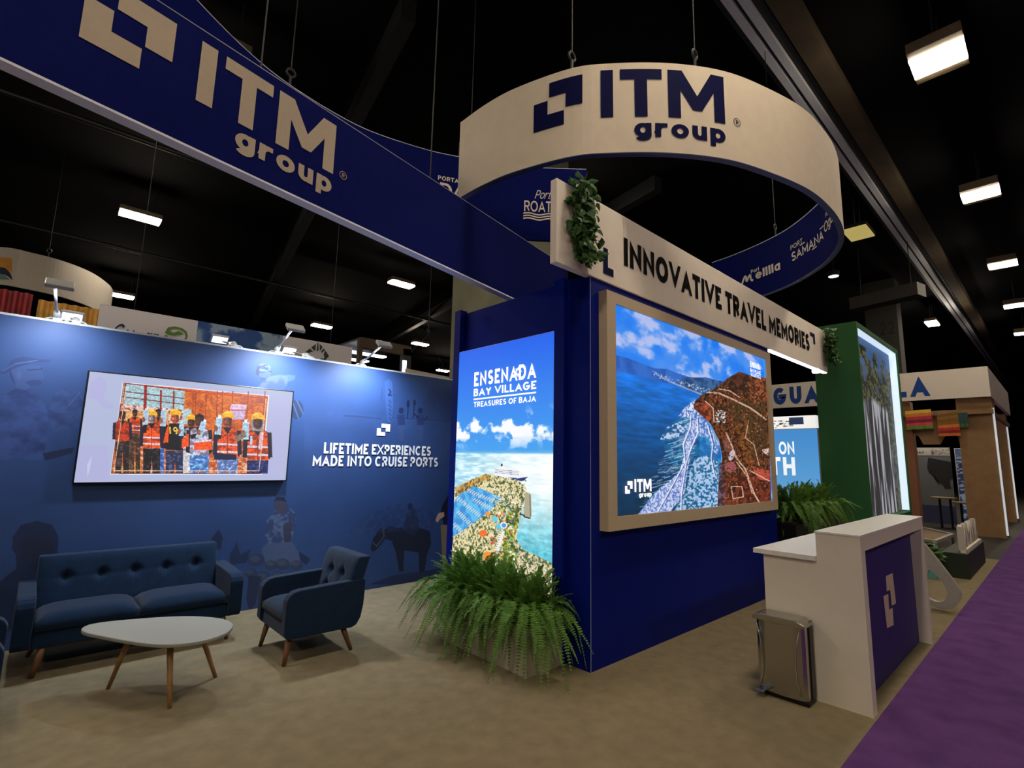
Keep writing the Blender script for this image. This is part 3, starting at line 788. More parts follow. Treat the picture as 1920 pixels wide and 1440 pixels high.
cv.poly([(560, 640), (500, 690), (470, 740), (400, 800), (350, 860), (390, 930), (430, 1010), (470, 1060), (330, 1170), (220, 1315), (700, 1300), (700, 1100), (712, 960), (690, 860), (640, 780), (600, 720)], (8, 74, 128), .6, noise=((60, 40), (22, 130, 170), 5, .42, .6))
cv.poly([(545, 665), (480, 720), (440, 760), (380, 830), (340, 880), (380, 920), (420, 1000), (400, 1080), (330, 1170), (260, 1260), (300, 1290), (560, 1290), (560, 760)], (10, 80, 130), .0)
for i in range(420):
    q = rg.random(); x = 560 - 330 * q * rg.random() - 10; y = 660 + 640 * q + rg.uniform(-30, 20); l = rg.uniform(6, 26)
    cv.line([(x - l, y + l * .35), (x + l, y - l * .2)], rg.uniform(1.5, 4), (206, 224, 246), rg.uniform(.25, .7))
FO = ((110, 150), (70, 110, 190), 31, .44, .58)
cv.poly([(560, 640), (500, 690), (465, 735), (540, 745), (600, 720)], (226, 230, 250), .95, noise=FO)
cv.poly([(400, 800), (470, 770), (520, 780), (500, 830), (460, 870), (360, 870)], (214, 222, 248), .85, noise=((90, 70), (20, 84, 140), 32, .42, .55))
cv.poly([(545, 740), (600, 730), (660, 820), (700, 900), (690, 960), (660, 930), (640, 860), (580, 850)], (206, 216, 246), .9, noise=FO)
cv.poly([(540, 760), (590, 760), (580, 850), (540, 930), (520, 1040), (500, 1180), (400, 1310), (222, 1318), (330, 1180), (470, 1060), (500, 960), (490, 880)], (222, 226, 250), .92, noise=((130, 190), (92, 120, 200), 33, .42, .62))
cv.poly([(560, 980), (640, 960), (690, 1000), (700, 1100), (694, 1290), (420, 1310), (510, 1180), (530, 1060)], (196, 212, 246), .85, noise=((110, 90), (12, 96, 138), 34, .46, .56))
for P in ([(545, 720), (540, 800), (500, 900), (510, 1000), (440, 1130), (340, 1310)], [(580, 750), (585, 830), (545, 920), (515, 1010), (490, 1180), (485, 1300)], [(640, 790), (670, 900), (660, 980), (680, 1080)]):
    cv.line(P, 5, (50, 70, 130), .7); cv.line([(x - 7, y) for x, y in P], 6, (244, 246, 255), .8)
LA = [(560, 650), (600, 615), (640, 600), (700, 560), (745, 520), (815, 480), (860, 495), (930, 515), (975, 510), (1000, 1245), (690, 1270), (700, 1100), (718, 970), (700, 880), (650, 780), (600, 735), (552, 690)]
cv.poly(LA, (120, 62, 34), 1, noise=((90, 130), (34, 22, 14), 71, .42, .58))
cv.poly([(740, 560), (800, 490), (860, 495), (900, 560), (850, 600), (760, 610)], (84, 44, 30), .8, noise=((50, 40), (30, 16, 12), 72, .4, .6))
cv.poly([(760, 640), (960, 660), (985, 900), (870, 1000), (790, 800)], (96, 74, 36), .55, noise=((110, 150), (44, 34, 18), 79, .42, .58))
cv.poly([(860, 540), (970, 510), (980, 640), (900, 640)], (170, 88, 46), .8, noise=((60, 60), (60, 28, 20), 73, .42, .58))
cv.poly([(565, 660), (640, 660), (660, 740), (640, 770), (600, 735), (556, 690)], (196, 84, 50), .7, noise=((60, 60), (70, 30, 24), 74, .45, .6))
cv.poly([(780, 800), (860, 760), (900, 980), (880, 1030), (820, 960)], (164, 92, 32), .6, noise=((60, 60), (50, 26, 14), 75, .4, .6))
cv.poly([(730, 1080), (990, 1080), (1000, 1250), (720, 1265)], (132, 50, 30), .75, noise=((46, 46), (54, 20, 16), 76, .4, .6))
cv.poly([(700, 1000), (730, 1010), (735, 1255), (690, 1265)], (58, 36, 44), .8, noise=((80, 60), (110, 90, 110), 77, .5, .6))
cv.poly([(880, 1020), (990, 1050), (990, 1110), (930, 1100)], (206, 84, 66), .8); cv.poly([(945, 930), (985, 920), (982, 960), (960, 950)], (232, 206, 196), .9)
cv.ell(772, 960, 16, 34, (206, 190, 206), .9, 20); cv.ell(765, 1030, 34, 30, (170, 90, 96), .8); cv.ell(750, 900, 26, 40, (150, 92, 86), .6)
RD = (226, 184, 160)
for P, w in (([(640, 600), (700, 605), (780, 640), (880, 690), (970, 755)], 9), ([(620, 650), (665, 690), (670, 770)], 6), ([(700, 580), (760, 590), (820, 630)], 6), ([(740, 830), (770, 900), (800, 980), (850, 1040), (900, 1180), (935, 1240)], 9), ([(800, 1000), (860, 1080), (890, 1180)], 6), ([(770, 1140), (830, 1140), (840, 1200), (780, 1210), (768, 1140)], 6), ([(860, 1040), (990, 1110)], 7), ([(900, 900), (930, 1020)], 5), ([(870, 760), (850, 860), (900, 900)], 4)):
    cv.line(P, w, RD, .85)
for i in range(90): cv.ell(rg.uniform(680, 740), rg.uniform(705, 780), rg.uniform(3, 8), rg.uniform(3, 6), rg.choice([(220, 214, 214), (120, 100, 96), (40, 26, 24)]), .9)
for i in range(900):
    y = rg.uniform(560, 1245); cv.ell(rg.uniform(650 if y < 700 else 725, 985), y, rg.uniform(1.5, 6), rg.uniform(1.5, 5), rg.choice([(30, 16, 12), (40, 24, 14), (60, 30, 20), (176, 96, 60), (206, 130, 90), (84, 66, 24), (70, 60, 30)]), .7)
cv.poly([(948, 400), (968, 405), (975, 520), (960, 515)], (60, 150, 240), .7)
cv.build('picture', picmat('coast_picture', 1.0), vw, 0)
fn = plane_fn((0, 2.556, 0), (1, 0, 0), (0, 0, 1))
m = MB(); a = at(*K(158, 1222), 'y', 2.556); b = at(*K(205, 1222), 'y', 2.556); c2 = at(*K(306, 1222), 'y', 2.556)
kk = (c2[0] - b[0]) / 1.0 * .97
logo_mark(m, fn, a[0], 1.335, (b[0] - a[0]) * .92, .411 * kk * .95)
logo_word(m, fn, b[0] + .02, 1.345, kk)
letters(m, 'ENSENADA', plane_fn((6.37, 2.556, 2.792), (1, 0, 0), (0, 0, 1)), .31, .075, s=.26, gap=.1)
letters(m, 'BAY VILLAGE', plane_fn((6.37, 2.556, 2.728), (1, 0, 0), (0, 0, 1)), .31, .048, s=.2, gap=.12)
quads(m, [(6.37, 6.68, 2.712, 2.718)], fn)
letters(m, 'TREASURES OF BAJA', plane_fn((6.37, 2.556, 2.678), (1, 0, 0), (0, 0, 1)), .31, .026, s=.18, gap=.14)
m.build('lettering', M_GLOW, vw, fixn=False)

# ------------------------------------------------------------------ tall lit poster on the tower side
LX = 3.29
lb = thing('lit_poster', 'tall glowing poster of a bay with cruise ship on the blue tower', 'lightbox', (LX, 3.7, .36))
MB().box(LX, TX + .04, 2.988, 4.425, .36, 2.745).build('casing', mat('lightbox_edge', '#c8ccd4', .4), lb)
K = lambda x, y: (840 + x / 3, 600 + y / 3)
cv = Canvas('x', LX, 4.42, 2.993, .365, 2.74, 330, 620, (30, 100, 228), K)
H_, W_ = cv.H, cv.W
hz = cv.p(300, 742)[1]
g = (np.arange(H_) / hz)[:, None, None]
cv.c = np.zeros_like(cv.c) + np.array((34, 98, 232)) * np.clip(1 - g, 0, 1) + np.array((70, 160, 236)) * np.clip(g, 0, 1)
n1 = vnoise(H_, W_, (18, 9), 13, 6)[..., None]
band = np.exp(-((np.arange(H_) - cv.p(300, 610)[1]) / 30) ** 2)[:, None, None]
t = np.clip((n1 - .64 + .24 * band) / .10, 0, 1) * np.clip(band * 1.6, 0, 1); cv.c = cv.c * (1 - t) + np.array((246, 246, 250)) * t
t = np.clip((vnoise(H_, W_, (26, 6), 14, 4)[..., None] - .5) / .1, 0, 1) * np.exp(-((np.arange(H_) - cv.p(300, 685)[1]) / 18) ** 2)[:, None, None]
cv.c = cv.c * (1 - t * .8) + np.array((226, 238, 250)) * t * .8
row = np.arange(H_)[:, None, None]; colx = (np.arange(W_) / W_)[None, :, None]
sea = np.clip((row - hz) / 6, 0, 1); dn = np.clip((row - hz) / (H_ - hz), 0, 1)
sc_ = np.array((176, 222, 240)) * (1 - colx) + np.array((252, 254, 252)) * colx
sc_ = sc_ * (1 - np.clip(dn * 2.2 - .5, 0, 1)) + (np.array((96, 196, 216)) * (.72 + .5 * vnoise(H_, W_, (90, 30), 15, 3)[..., None])) * np.clip(dn * 2.2 - .5, 0, 1)
wv = vnoise(H_, W_, (120, 12), 16, 2)[..., None]; sc_ = sc_ + np.clip(wv - .5, -.3, .3) * np.array((150, 90, 60)) * np.clip(1.2 - colx, .2, 1)
cv.c = cv.c * (1 - sea) + sc_ * sea
cv.line([(60, 742), (620, 738)], 6, (110, 176, 214), .8)
PEN = [(38, 945), (100, 910), (220, 862), (300, 880), (400, 905), (445, 950), (425, 1040), (405, 1120), (385, 1230), (420, 1290), (500, 1325), (610, 1380), (620, 2000), (20, 2000), (20, 1200)]
cv.poly(PEN, (232, 216, 168), 1, noise=((120, 70), (78, 96, 56), 41, .47, .6))
cv.poly([(40, 950), (100, 915), (220, 866), (240, 890), (150, 925), (60, 985)], (214, 160, 70), .8, noise=((90, 60), (90, 70, 40), 42, .45, .6))
cv.poly([(330, 1090), (400, 1050), (400, 1130), (370, 1250), (400, 1330), (350, 1440), (290, 1440)], (176, 190, 60), .8, noise=((90, 50), (50, 66, 30), 43, .42, .6))
cv.poly([(52, 990), (150, 935), (215, 960), (310, 1000), (240, 1070), (150, 1140), (60, 1200), (30, 1220), (30, 1040)], (96, 186, 236), 1, noise=((40, 30), (60, 140, 210), 44, .4, .6))
for (xa, ya, xb, yb, k) in ((120, 960, 180, 990, 6), (50, 1000, 100, 1030, 5), (150, 1010, 240, 1060, 9), (190, 990, 280, 1030, 8), (100, 1040, 180, 1100, 9), (60, 1080, 130, 1150, 9), (36, 1150, 90, 1200, 6)):
    cv.line([(xa, ya), (xb, yb)], 3, (206, 196, 170), .9)
    for i in range(k):
        q = i / (k - 1); x, y = xa + (xb - xa) * q, ya + (yb - ya) * q
        cv.line([(x - 9, y + 8), (x + 7, y - 8)], 4, (246, 248, 250), .95); cv.line([(x - 9, y + 11), (x + 5, y - 4)], 1.6, (40, 70, 90), .7)
rg = random.Random(9)
for i in range(420):
    x, y = rg.uniform(130, 380), rg.uniform(1020, 1440)
    if x < 320 - (y - 1020) * .45: continue
    cv.ell(x, y, rg.uniform(3, 9), rg.uniform(2, 7), rg.choice([(236, 120, 60), (226, 90, 50), (250, 250, 246), (250, 246, 236), (40, 110, 120), (110, 196, 214), (60, 80, 40), (190, 206, 90), (120, 60, 40)]), .85)
for x, y, r, c in ((290, 1160, 20, (96, 196, 226)), (265, 1120, 18, (110, 206, 220)), (316, 1155, 20, (246, 246, 246)), (316, 1155, 14, (70, 150, 220)), (200, 1200, 22, (246, 110, 40)), (250, 1255, 10, (226, 70, 60)), (230, 1330, 30, (246, 140, 50)), (225, 1090, 14, (236, 150, 70))): cv.ell(x, y, r, r * .9, c, .95)
cv.poly([(300, 1180), (322, 1190), (285, 1300), (262, 1290)], (240, 236, 226), .95)
for i in range(9): cv.line([(296 - i * 4, 1186 + i * 12), (306 - i * 4, 1190 + i * 12)], 3, (50, 60, 60), .9)
for i in range(360): cv.ell(rg.uniform(250, 440), rg.uniform(880, 1060), rg.uniform(2, 6), rg.uniform(2, 5), rg.choice([(40, 60, 30), (60, 84, 40), (236, 226, 180), (206, 190, 110), (250, 246, 230)]), .8)
for i in range(260): x = rg.uniform(390, 610); cv.ell(x, 1290 + (x - 390) * .42 + rg.uniform(0, 120), rg.uniform(2, 6), rg.uniform(2, 5), rg.choice([(60, 60, 44), (236, 226, 206), (196, 170, 120), (110, 150, 160)]), .85)
cv.poly([(434, 985), (440, 966), (468, 978), (472, 1100), (462, 1118), (428, 1104)], (176, 166, 140)); cv.line([(462, 985), (466, 1108)], 6, (120, 112, 96)); cv.line([(428, 1106), (465, 1116)], 7, (40, 44, 44))
cv.line([(405, 1090), (432, 1100)], 9, (40, 50, 44))
cv.poly([(258, 846), (268, 836), (300, 826), (316, 808), (322, 826), (395, 836), (412, 858), (452, 884), (424, 902), (330, 888), (260, 872)], (238, 240, 244))
for y0, y1 in ((842, 852), (850, 862), (858, 872)): cv.line([(266, y0), (400, y1)], 3, (120, 132, 150), .9)
cv.ell(304, 816, 6, 8, (60, 50, 56)); cv.poly([(330, 884), (395, 890), (454, 882), (424, 906), (400, 902)], (44, 54, 120))
cv.build('picture', picmat('bay_picture', 1.05), lb, -.004)
fn = plane_fn((LX - .008, 0, 0), (0, -1, 0), (0, 0, 1))
P_ = lambda x, y: at(*K(x, y), 'x', LX - .008)
m = MB()
a, b = P_(148, 375), P_(495, 325)
hh = P_(148, 297)[2] - a[2]
ef = plane_fn((LX - .008, a[1], (a[2] + b[2]) / 2), (0, -1, 0), (0, 0, 1)); ew = a[1] - b[1]
letters(m, 'ENSENADA', ef, ew, hh, s=.21, gap=.2)
fu, fv = ew * .742, hh * .55
for k in range(8):
    t = PI / 4 * k; c, s = math.cos(t), math.sin(t)
    q = [(0.012, 0), (.030, .012), (.052, 0), (.030, -.012)]
    m.add([ef(fu + c * u - s * v, fv + s * u + c * v, .0065) for u, v in q], [(0, 1, 2, 3)])
a, b = P_(146, 428), P_(498, 390)
letters(m, 'BAY VILLAGE', plane_fn((LX - .008, a[1], (a[2] + b[2]) / 2), (0, -1, 0), (0, 0, 1)), a[1] - b[1], (P_(498, 336)[2] - b[2]) * .88, s=.2, gap=.15)
a, b = P_(145, 449), P_(497, 405); q = (a[2] + b[2]) / 2
quads(m, [(0, a[1] - b[1], 0, .014)], plane_fn((LX - .008, a[1], q - .007), (0, -1, 0), (0, 0, 1)))
a, b = P_(146, 492), P_(495, 458)
letters(m, 'TREASURES OF BAJA', plane_fn((LX - .008, a[1], (a[2] + b[2]) / 2), (0, -1, 0), (0, 0, 1)), a[1] - b[1], (P_(146, 462)[2] - a[2]) * 1.0, s=.19, gap=.17)
m.build('lettering', M_GLOW, lb, fixn=False)

# ------------------------------------------------------------------ white fascia over the screen wall
fa = thing('fascia_sign', 'long white beam sign above the coast screen reading innovative travel memories', 'sign', (6.2, 2.645, 3.162))
MB().box(2.87, 9.70, 2.612, 2.68, 3.162, 3.877).build('board', mat('beam_white', '#fbf0e2', .8, var=.02, scale=8, spec=.15), fa, bevel=.004)
fn = plane_fn((0, 2.612, 0), (1, 0, 0), (0, 0, 1))
a, b = at(1170, 502, 'y', 2.61), at(1518, 655, 'y', 2.61)
a2 = at(1170, 450, 'y', 2.61)
for w_ in range(3):
    m = MB(); letters(m, 'INNOVATIVE TRAVEL MEMORIES', plane_fn((a[0], 2.612, 3.393), (1, 0, 0), (0, 0, 1)), b[0] - a[0], .272, s=.25, gap=.12, space=.32, only=w_)
    m.build('lettering', mat('black_letter', '#08090f', .85, var=0, spec=.06), fa, fixn=False)
m = MB(); l0 = at(1131, 490, 'y', 2.61); l1 = at(1150, 505, 'y', 2.61)
quads(m, [(l0[0], l0[0] + (l1[0] - l0[0]) * .45, 3.30, 3.47), (l0[0], l1[0], 3.23, 3.30)], fn)
quads(m, [(8.90, 9.13, 3.66, 3.725), (9.04, 9.13, 3.55, 3.66)], fn)
m.build('corner_marks', M_INK, fa, fixn=False)
MB().box(7.2, 9.66, 2.618, 2.674, 3.145, 3.162).build('led_strip', M_LED, fa)
MB().lathe([(.05, 0), (.06, .02), (.06, .05)], (9.2, 2.645, 3.095), 16).build('downlight', M_LED, fa)

# ------------------------------------------------------------------ ivy
def leaf_fan(mb, p, d, n, L, w, fold=.25):
    """heart shaped leaf: base p, direction d, face normal n"""
    d, n = Vector(d).normalized(), Vector(n).normalized(); s = d.cross(n).normalized(); n = s.cross(d)
    P = lambda u, v, k=0: Vector(p) + d * u * L + s * v * w + n * k * L
    mb.add([P(0, 0), P(-.12, .38, -fold * .5), P(.22, .55, -fold * .7), P(.62, .3, -fold * .5), P(1, 0, -.18), P(.62, -.3, -fold * .5), P(.22, -.55, -fold * .7), P(-.12, -.38, -fold * .5), P(.45, 0, 0)],
           [(0, 1, 2, 8), (2, 3, 4, 8), (8, 4, 5, 6), (0, 8, 6, 7)])


def ivy(name, lab, cx, cy, z0, z1, half, n, seed, facing=(-.35, -1, 0), stray=.05, grp=None):
    rg = random.Random(seed)
    t = thing(name, lab, 'ivy', (cx, cy, z0))
    v = MB()
    for k in range(6):
        x = cx + rg.uniform(-half, half) * .7; pts = []
        for i in range(9):
            z = z1 + .02 - (z1 - z0) * i / 8 * rg.uniform(.85, 1.0)
            pts.append((x + .03 * math.sin(i * 1.3 + k), cy - .03 - rg.uniform(0, .05), z)); x += rg.uniform(-.03, .03)
        v.tube(pts, .004, 5)
    v.build('vine', M_VINE, t)
    L = MB()
    for i in range(n):
        u = rg.random() ** .85
        z = z1 + .05 - (z1 - z0) * u
        hw = half * (1.0 - .25 * u)
        x = cx + rg.uniform(-hw, hw) + stray * (u - .5); y = cy - rg.uniform(.015, .15)
        d = Vector((rg.uniform(-.8, .8), rg.uniform(-.7, .05), rg.uniform(-1, .35)))
        nn = Vector((facing[0] + rg.uniform(-.6, .6), facing[1] + rg.uniform(-.4, .4), rg.uniform(-.2, .9)))
        if abs(d.normalized().dot(nn.normalized())) > .93: continue
        s = rg.uniform(.045, .088)
        leaf_fan(L, (x, y, z), d, nn, s, s * .85)
    L.build('leaves', M_IVY, t, fixn=False)
    return t


ivy('ivy_trail', 'green ivy trailing down the left end of the white beam sign', 3.135, 2.612, 3.17, 3.91, .15, 330, 3)
ivy('ivy_trail', 'ivy hanging at the far right end of the white beam sign', 9.62, 2.60, 3.28, 3.86, .17, 240, 8)

# ------------------------------------------------------------------ ferns
def fern(name, lab, cx, cy, z, rmax, hmax, n, seed, grp=None, droop=1.0, bias=(0, 0), block=None):
    rg = random.Random(seed)
    t = thing(name, lab, 'fern', (cx, cy, z), 0, grp)
    S, L = MB(), MB()
    for i in range(n):
        a = rg.uniform(0, 2 * PI); out = rg.uniform(.10, 1.0)
        bs = .3 + out
        dx, dy = math.cos(a) + bias[0] * bs, math.sin(a) + bias[1] * bs; q = math.hypot(dx, dy) + 1e-6; dx, dy = dx / q, dy / q
        up = out < .52
        if up:      # upright fronds with their tips still rising
            R = rmax * (.15 + .75 * out) * rg.uniform(.7, 1.1); end = hmax * (1.12 - .75 * out) * rg.uniform(.72, 1.1); peak = end * 1.02
        else:       # arching fronds that hang over the rim
            R = rmax * (.35 + .65 * out) * rg.uniform(.8, 1.1); peak = hmax * rg.uniform(.34, .62); end = peak - droop * out * out * rg.uniform(.35, 1.0) * (hmax * .6 + z * 1.15)
        bx, by = cx + rg.uniform(-.08, .08), cy + rg.uniform(-.10, .10)
        m = 14; pts = []; sx, sy = rg.uniform(-.05, .05), rg.uniform(-.05, .05)
        for k in range(m + 1):
            u = k / m
            if up: r = R * u ** 1.25; zz = z - .03 + end * (1 - (1 - u) ** 1.7)
            else: r = R * u ** .85; zz = z - .03 + peak * (1 - (1 - min(1, u * 1.7)) ** 2) + (end - peak) * max(0, (u - .35) / .65) ** 1.6
            px, py = bx + dx * r + sx * u * u, by + dy * r + sy * u * u
            if block: px, py = block(px, py)
            pts.append(Vector((px, py, max(.012, zz))))
        S.tube([pts[k] for k in range(0, m + 1, 2)], [.003 - .00022 * k for k in range(8)], 4, False)
        tot = sum((pts[k + 1] - pts[k]).length for k in range(m))
        npin = max(14, int(tot / .0165)); tw = rg.uniform(-.5, .5)
        for j in range(2, npin + 1):
            u = j / npin * m; k = min(m - 1, int(u)); fu = u - k
            p = pts[k].lerp(pts[k + 1], fu); T = (pts[k + 1] - pts[k]).normalized()
            sd = Vector((-dy, dx, tw)); sd = (sd - T * sd.dot(T)).normalized(); upv = sd.cross(T)
            uu = j / npin
            l = (.040 * min(1, uu * 3 + .3) * (1 - uu ** 2.6) + .006) * rg.uniform(.85, 1.1)
            for sg in (-1, 1):
                e = p + sd * sg * l + T * l * .30 - upv * l * .25 * rg.uniform(-.4, 1.6)
                w = T * .0052
                mid = p.lerp(e, .55) + upv * l * .05
                L.add([p - w * .8, p + w * .8, mid + w, mid - w, e], [(0, 1, 2, 3), (3, 2, 4)])
    S.build('stalks', M_STALK, t, fixn=False)
    L.build('fronds', M_LEAF, t, fixn=False)
    return t


pb = thing('planter_box', 'white planter box full of ferns below the tall lit poster', 'planter', (3.05, 3.4, 0))
P = MB(); wb = mat('planter_white', '#b9b2a0', .7, var=.1, scale=10)
P.box(2.865, 2.885, 2.87, 3.93, 0, .34); P.box(3.24, 3.262, 2.87, 3.93, 0, .34); P.box(2.885, 3.24, 2.87, 2.89, 0, .34); P.box(2.885, 3.24, 3.91, 3.93, 0, .34)
P.build('box', wb, pb)
MB().box(2.885, 3.24, 2.89, 3.91, .02, .29).build('soil', mat('dark_soil', '#1a140e', .95, var=.3), pb)
keep = lambda x, y: (min(x, 3.255), y)
for i, (y, lab, rr) in enumerate(((3.05, 'fern at the right end of the white planter by the blue corner', .5), (3.33, 'fern second from the right in the white planter', .5),
                                  (3.62, 'fern second from the left in the white planter', .52), (3.84, 'leftmost fern in the white planter, spreading over the carpet', .60))):
    fern('fern', lab, 3.06 - .01 * i, y, .29, rr, .47, 210, 20 + i, 'ferns in the white planter', bias=(-.28, (-.15, 0, 0, .3)[i]), block=keep)

pb2 = thing('planter_box', 'black planter with ferns behind the white counter', 'planter', (8.2, 2.6, 0))
MB().box(7.22, 9.3, 2.42, 2.86, 0, .85).build('box', M_BLKPL, pb2)
MB().box(7.26, 9.26, 2.46, 2.82, .85, .87).build('soil', mat('dark_soil', '#1a140e'), pb2)
for i, (x, lab) in enumerate(((7.62, 'fern in the black planter next to the coast screen'), (8.2, 'middle fern in the black planter behind the counter'), (8.85, 'fern in the black planter in front of the green tower'))):
    fern('fern', lab, x, 2.62, .86, .5, .52, 150, 40 + i, 'ferns in the black planter', droop=.55, bias=(0, -.3))

# ------------------------------------------------------------------ sofa and armchairs (front at y=0, depth along +y, centred in x)
def slab_tufted(W, z0, z1, y0, lean, th, tufts, nx, nz):
    mb = MB()
    P = lambda u, v, f: ((u - .5) * W, y0 + lean * v - f, z0 + (z1 - z0) * v)
    def front(u, v):
        e = (1 - abs(2 * u - 1) ** 14) * (1 - abs(2 * v - 1) ** 8)
        f = .022 * e
        for tu, tv in tufts:
            dx, dz = (u - tu) * W, (v - tv) * (z1 - z0); r2 = dx * dx + dz * dz
            f -= .042 * math.exp(-r2 / (2 * .026 ** 2)) + .012 * math.exp(-abs(dx) / .05) * math.exp(-(dz / .02) ** 2) + .010 * math.exp(-abs(dz) / .05) * math.exp(-(dx / .016) ** 2)
        return f
    vs = [P(i / nx, j / nz, front(i / nx, j / nz)) for j in range(nz + 1) for i in range(nx + 1)]
    n0 = len(vs)
    vs += [P(i / nx, j / nz, -th) for j in range(nz + 1) for i in range(nx + 1)]
    I = lambda i, j: j * (nx + 1) + i
    fs = []
    for j in range(nz):
        for i in range(nx):
            fs.append((I(i, j), I(i + 1, j), I(i + 1, j + 1), I(i, j + 1)))
            fs.append((n0 + I(i, j), n0 + I(i, j + 1), n0 + I(i + 1, j + 1), n0 + I(i + 1, j)))
    for i in range(nx):
        fs.append((I(i, 0), n0 + I(i, 0), n0 + I(i + 1, 0), I(i + 1, 0))); fs.append((I(i, nz), I(i + 1, nz), n0 + I(i + 1, nz), n0 + I(i, nz)))
    for j in range(nz):
        fs.append((I(0, j), I(0, j + 1), n0 + I(0, j + 1), n0 + I(0, j))); fs.append((I(nx, j), n0 + I(nx, j), n0 + I(nx, j + 1), I(nx, j + 1)))
    return mb.add(vs, fs), front, P


def cushion(x0, x1, y0, y1, z0, z1, crown, n=12):
    mb = MB(); vs = []; fs = []
    for j in range(n + 1):
        for i in range(n + 1):
            u, v = i / n, j / n
            e = (1 - abs(2 * u - 1) ** 5) * (1 - abs(2 * v - 1) ** 5)
            vs.append((x0 + (x1 - x0) * u, y0 + (y1 - y0) * v, z1 - .035 + .035 * e ** .5 + crown * e))
    b = len(vs)
    for j in range(n + 1):
        for i in range(n + 1): vs.append((x0 + (x1 - x0) * i / n, y0 + (y1 - y0) * j / n, z0))
    I = lambda i, j: j * (n + 1) + i
    for j in range(n):
        for i in range(n):
            fs.append((I(i, j), I(i + 1, j), I(i + 1, j + 1), I(i, j + 1))); fs.append((b + I(i, j), b + I(i, j + 1), b + I(i + 1, j + 1), b + I(i + 1, j)))
    for i in range(n):
        fs.append((I(i, 0), b + I(i, 0), b + I(i + 1, 0), I(i + 1, 0))); fs.append((I(i, n), I(i + 1, n), b + I(i + 1, n), b + I(i, n)))
        fs.append((I(0, i), I(0, i + 1), b + I(0, i + 1), b + I(0, i))); fs.append((I(n, i), b + I(n, i), b + I(n, i + 1), I(n, i + 1)))
    return mb.add(vs, fs)


def seat(name, lab, cat, loc, rz, W, D, ncush, tufts, legs, arm=.095, grp=None):
    t = thing(name, lab, cat, loc, rz, grp)
    k = D / .655
    prof = [(0, .235), (.0, .46)] + [(.10 - .10 * math.cos(a), .46 + .09 * math.sin(a)) for a in (.3, .7, 1.1, 1.57)] + [(.40, .562), (.64 * k, .568), (.655 * k, .555), (.645 * k, .36), (.625 * k, .26), (.59 * k, .205), (.55 * k, .19), (.03, .195)]
    for s in (-1, 1):
        MB().prism(prof, lambda u, v, d: (s * (W / 2 - arm / 2) + d, u, v), -arm / 2, arm / 2).build('arm_rest', M_SOFA, t, False, bevel=.018, seg=3)
    iw = W - 2 * arm
    MB().box(-iw / 2, iw / 2, .025, D - .06, .195, .315).build('seat_base', M_SOFA, t, False, bevel=.012)
    for i in range(ncush):
        a = -iw / 2 + iw * i / ncush; cushion(a + .004, a + iw / ncush - .004, .01, D - .17, .315, .405, .028 if ncush > 1 else .022).build('seat_cushion', M_SOFA, t, False, smooth=True)
    mb, fr_, P = slab_tufted(iw + .01 if ncush > 1 else W - .02, .33, .75, D - .19, .13, .10, tufts, 60 if ncush > 1 else 34, 30)
    bk = mb.build('back_rest', M_SOFA, t, False, smooth=False, bevel=.02, seg=3)
    bmx = MB()
    for tu, tv in tufts:
        p = P(tu, tv, fr_(tu, tv))
        b = MB(); b.tube([(p[0], p[1] + .004, p[2]), (p[0], p[1] - .006, p[2]), (p[0], p[1] - .010, p[2])], [.014, .013, .006], 12)
        b.build('button', M_BUTTON, bk, False, smooth=True)
    for (a, b) in legs:
        MB().tube([a, b], [.026, .015], 12).build('leg', M_WOOD, t, False, smooth=True)
    return t


T5 = [(.14 + .18 * i, .60) for i in range(5)]
sf = seat('sofa', 'navy blue button tufted sofa against the mural wall under the television', 'sofa', (.778, 5.09, 0), 0, 1.47, .66, 2, T5,
          [((-.56, .06, .2), (-.60, .035, 0)), ((.60, .06, .2), (.65, .05, 0)), ((-.56, .52, .2), (-.62, .58, 0)), ((.60, .52, .2), (.65, .58, 0))], arm=.105)
MB().bar((-.58, .10, .185), (.60, .10, .185), .03, .025).build('rail', M_WOOD, sf, False)
T4 = [(.33, .62), (.67, .62), (.33, .30), (.67, .30)]
lg = [((-.24, .07, .2), (-.27, .03, 0)), ((.25, .07, .2), (.285, .03, 0)), ((-.24, .50, .2), (-.28, .575, 0)), ((.25, .50, .2), (.285, .575, 0))]
ch = seat('armchair', 'navy tufted armchair with wooden legs right of the coffee table', 'armchair', (1.565, 4.51, 0), -PI / 2, .66, .655, 1, T4, lg, arm=.085)
ch2 = copy_tree(ch); ch2.location = (.018, 4.46, 0); ch2.rotation_euler = (0, 0, PI / 2)
ch2['label'] = 'navy armchair cut off by the left edge of the photo'

# ------------------------------------------------------------------ coffee table
ct = thing('coffee_table', 'white rounded triangular coffee table on three splayed wooden legs', 'table', (.83, 4.31, 0))
zt = .40
tri = [at(x, y, 'z', zt) for x, y in ((150, 1180), (160, 1172), (190, 1166), (240, 1161), (300, 1156.5), (350, 1154.5), (395, 1156), (425, 1161), (438, 1169), (436, 1177), (424, 1187), (400, 1196), (370, 1203), (330, 1208), (290, 1208), (250, 1203), (215, 1197), (185, 1191), (160, 1186))]
pl_ = [(p[0], p[1]) for p in tri]
cxm = sum(p[0] for p in pl_) / len(pl_); cym = sum(p[1] for p in pl_) / len(pl_)
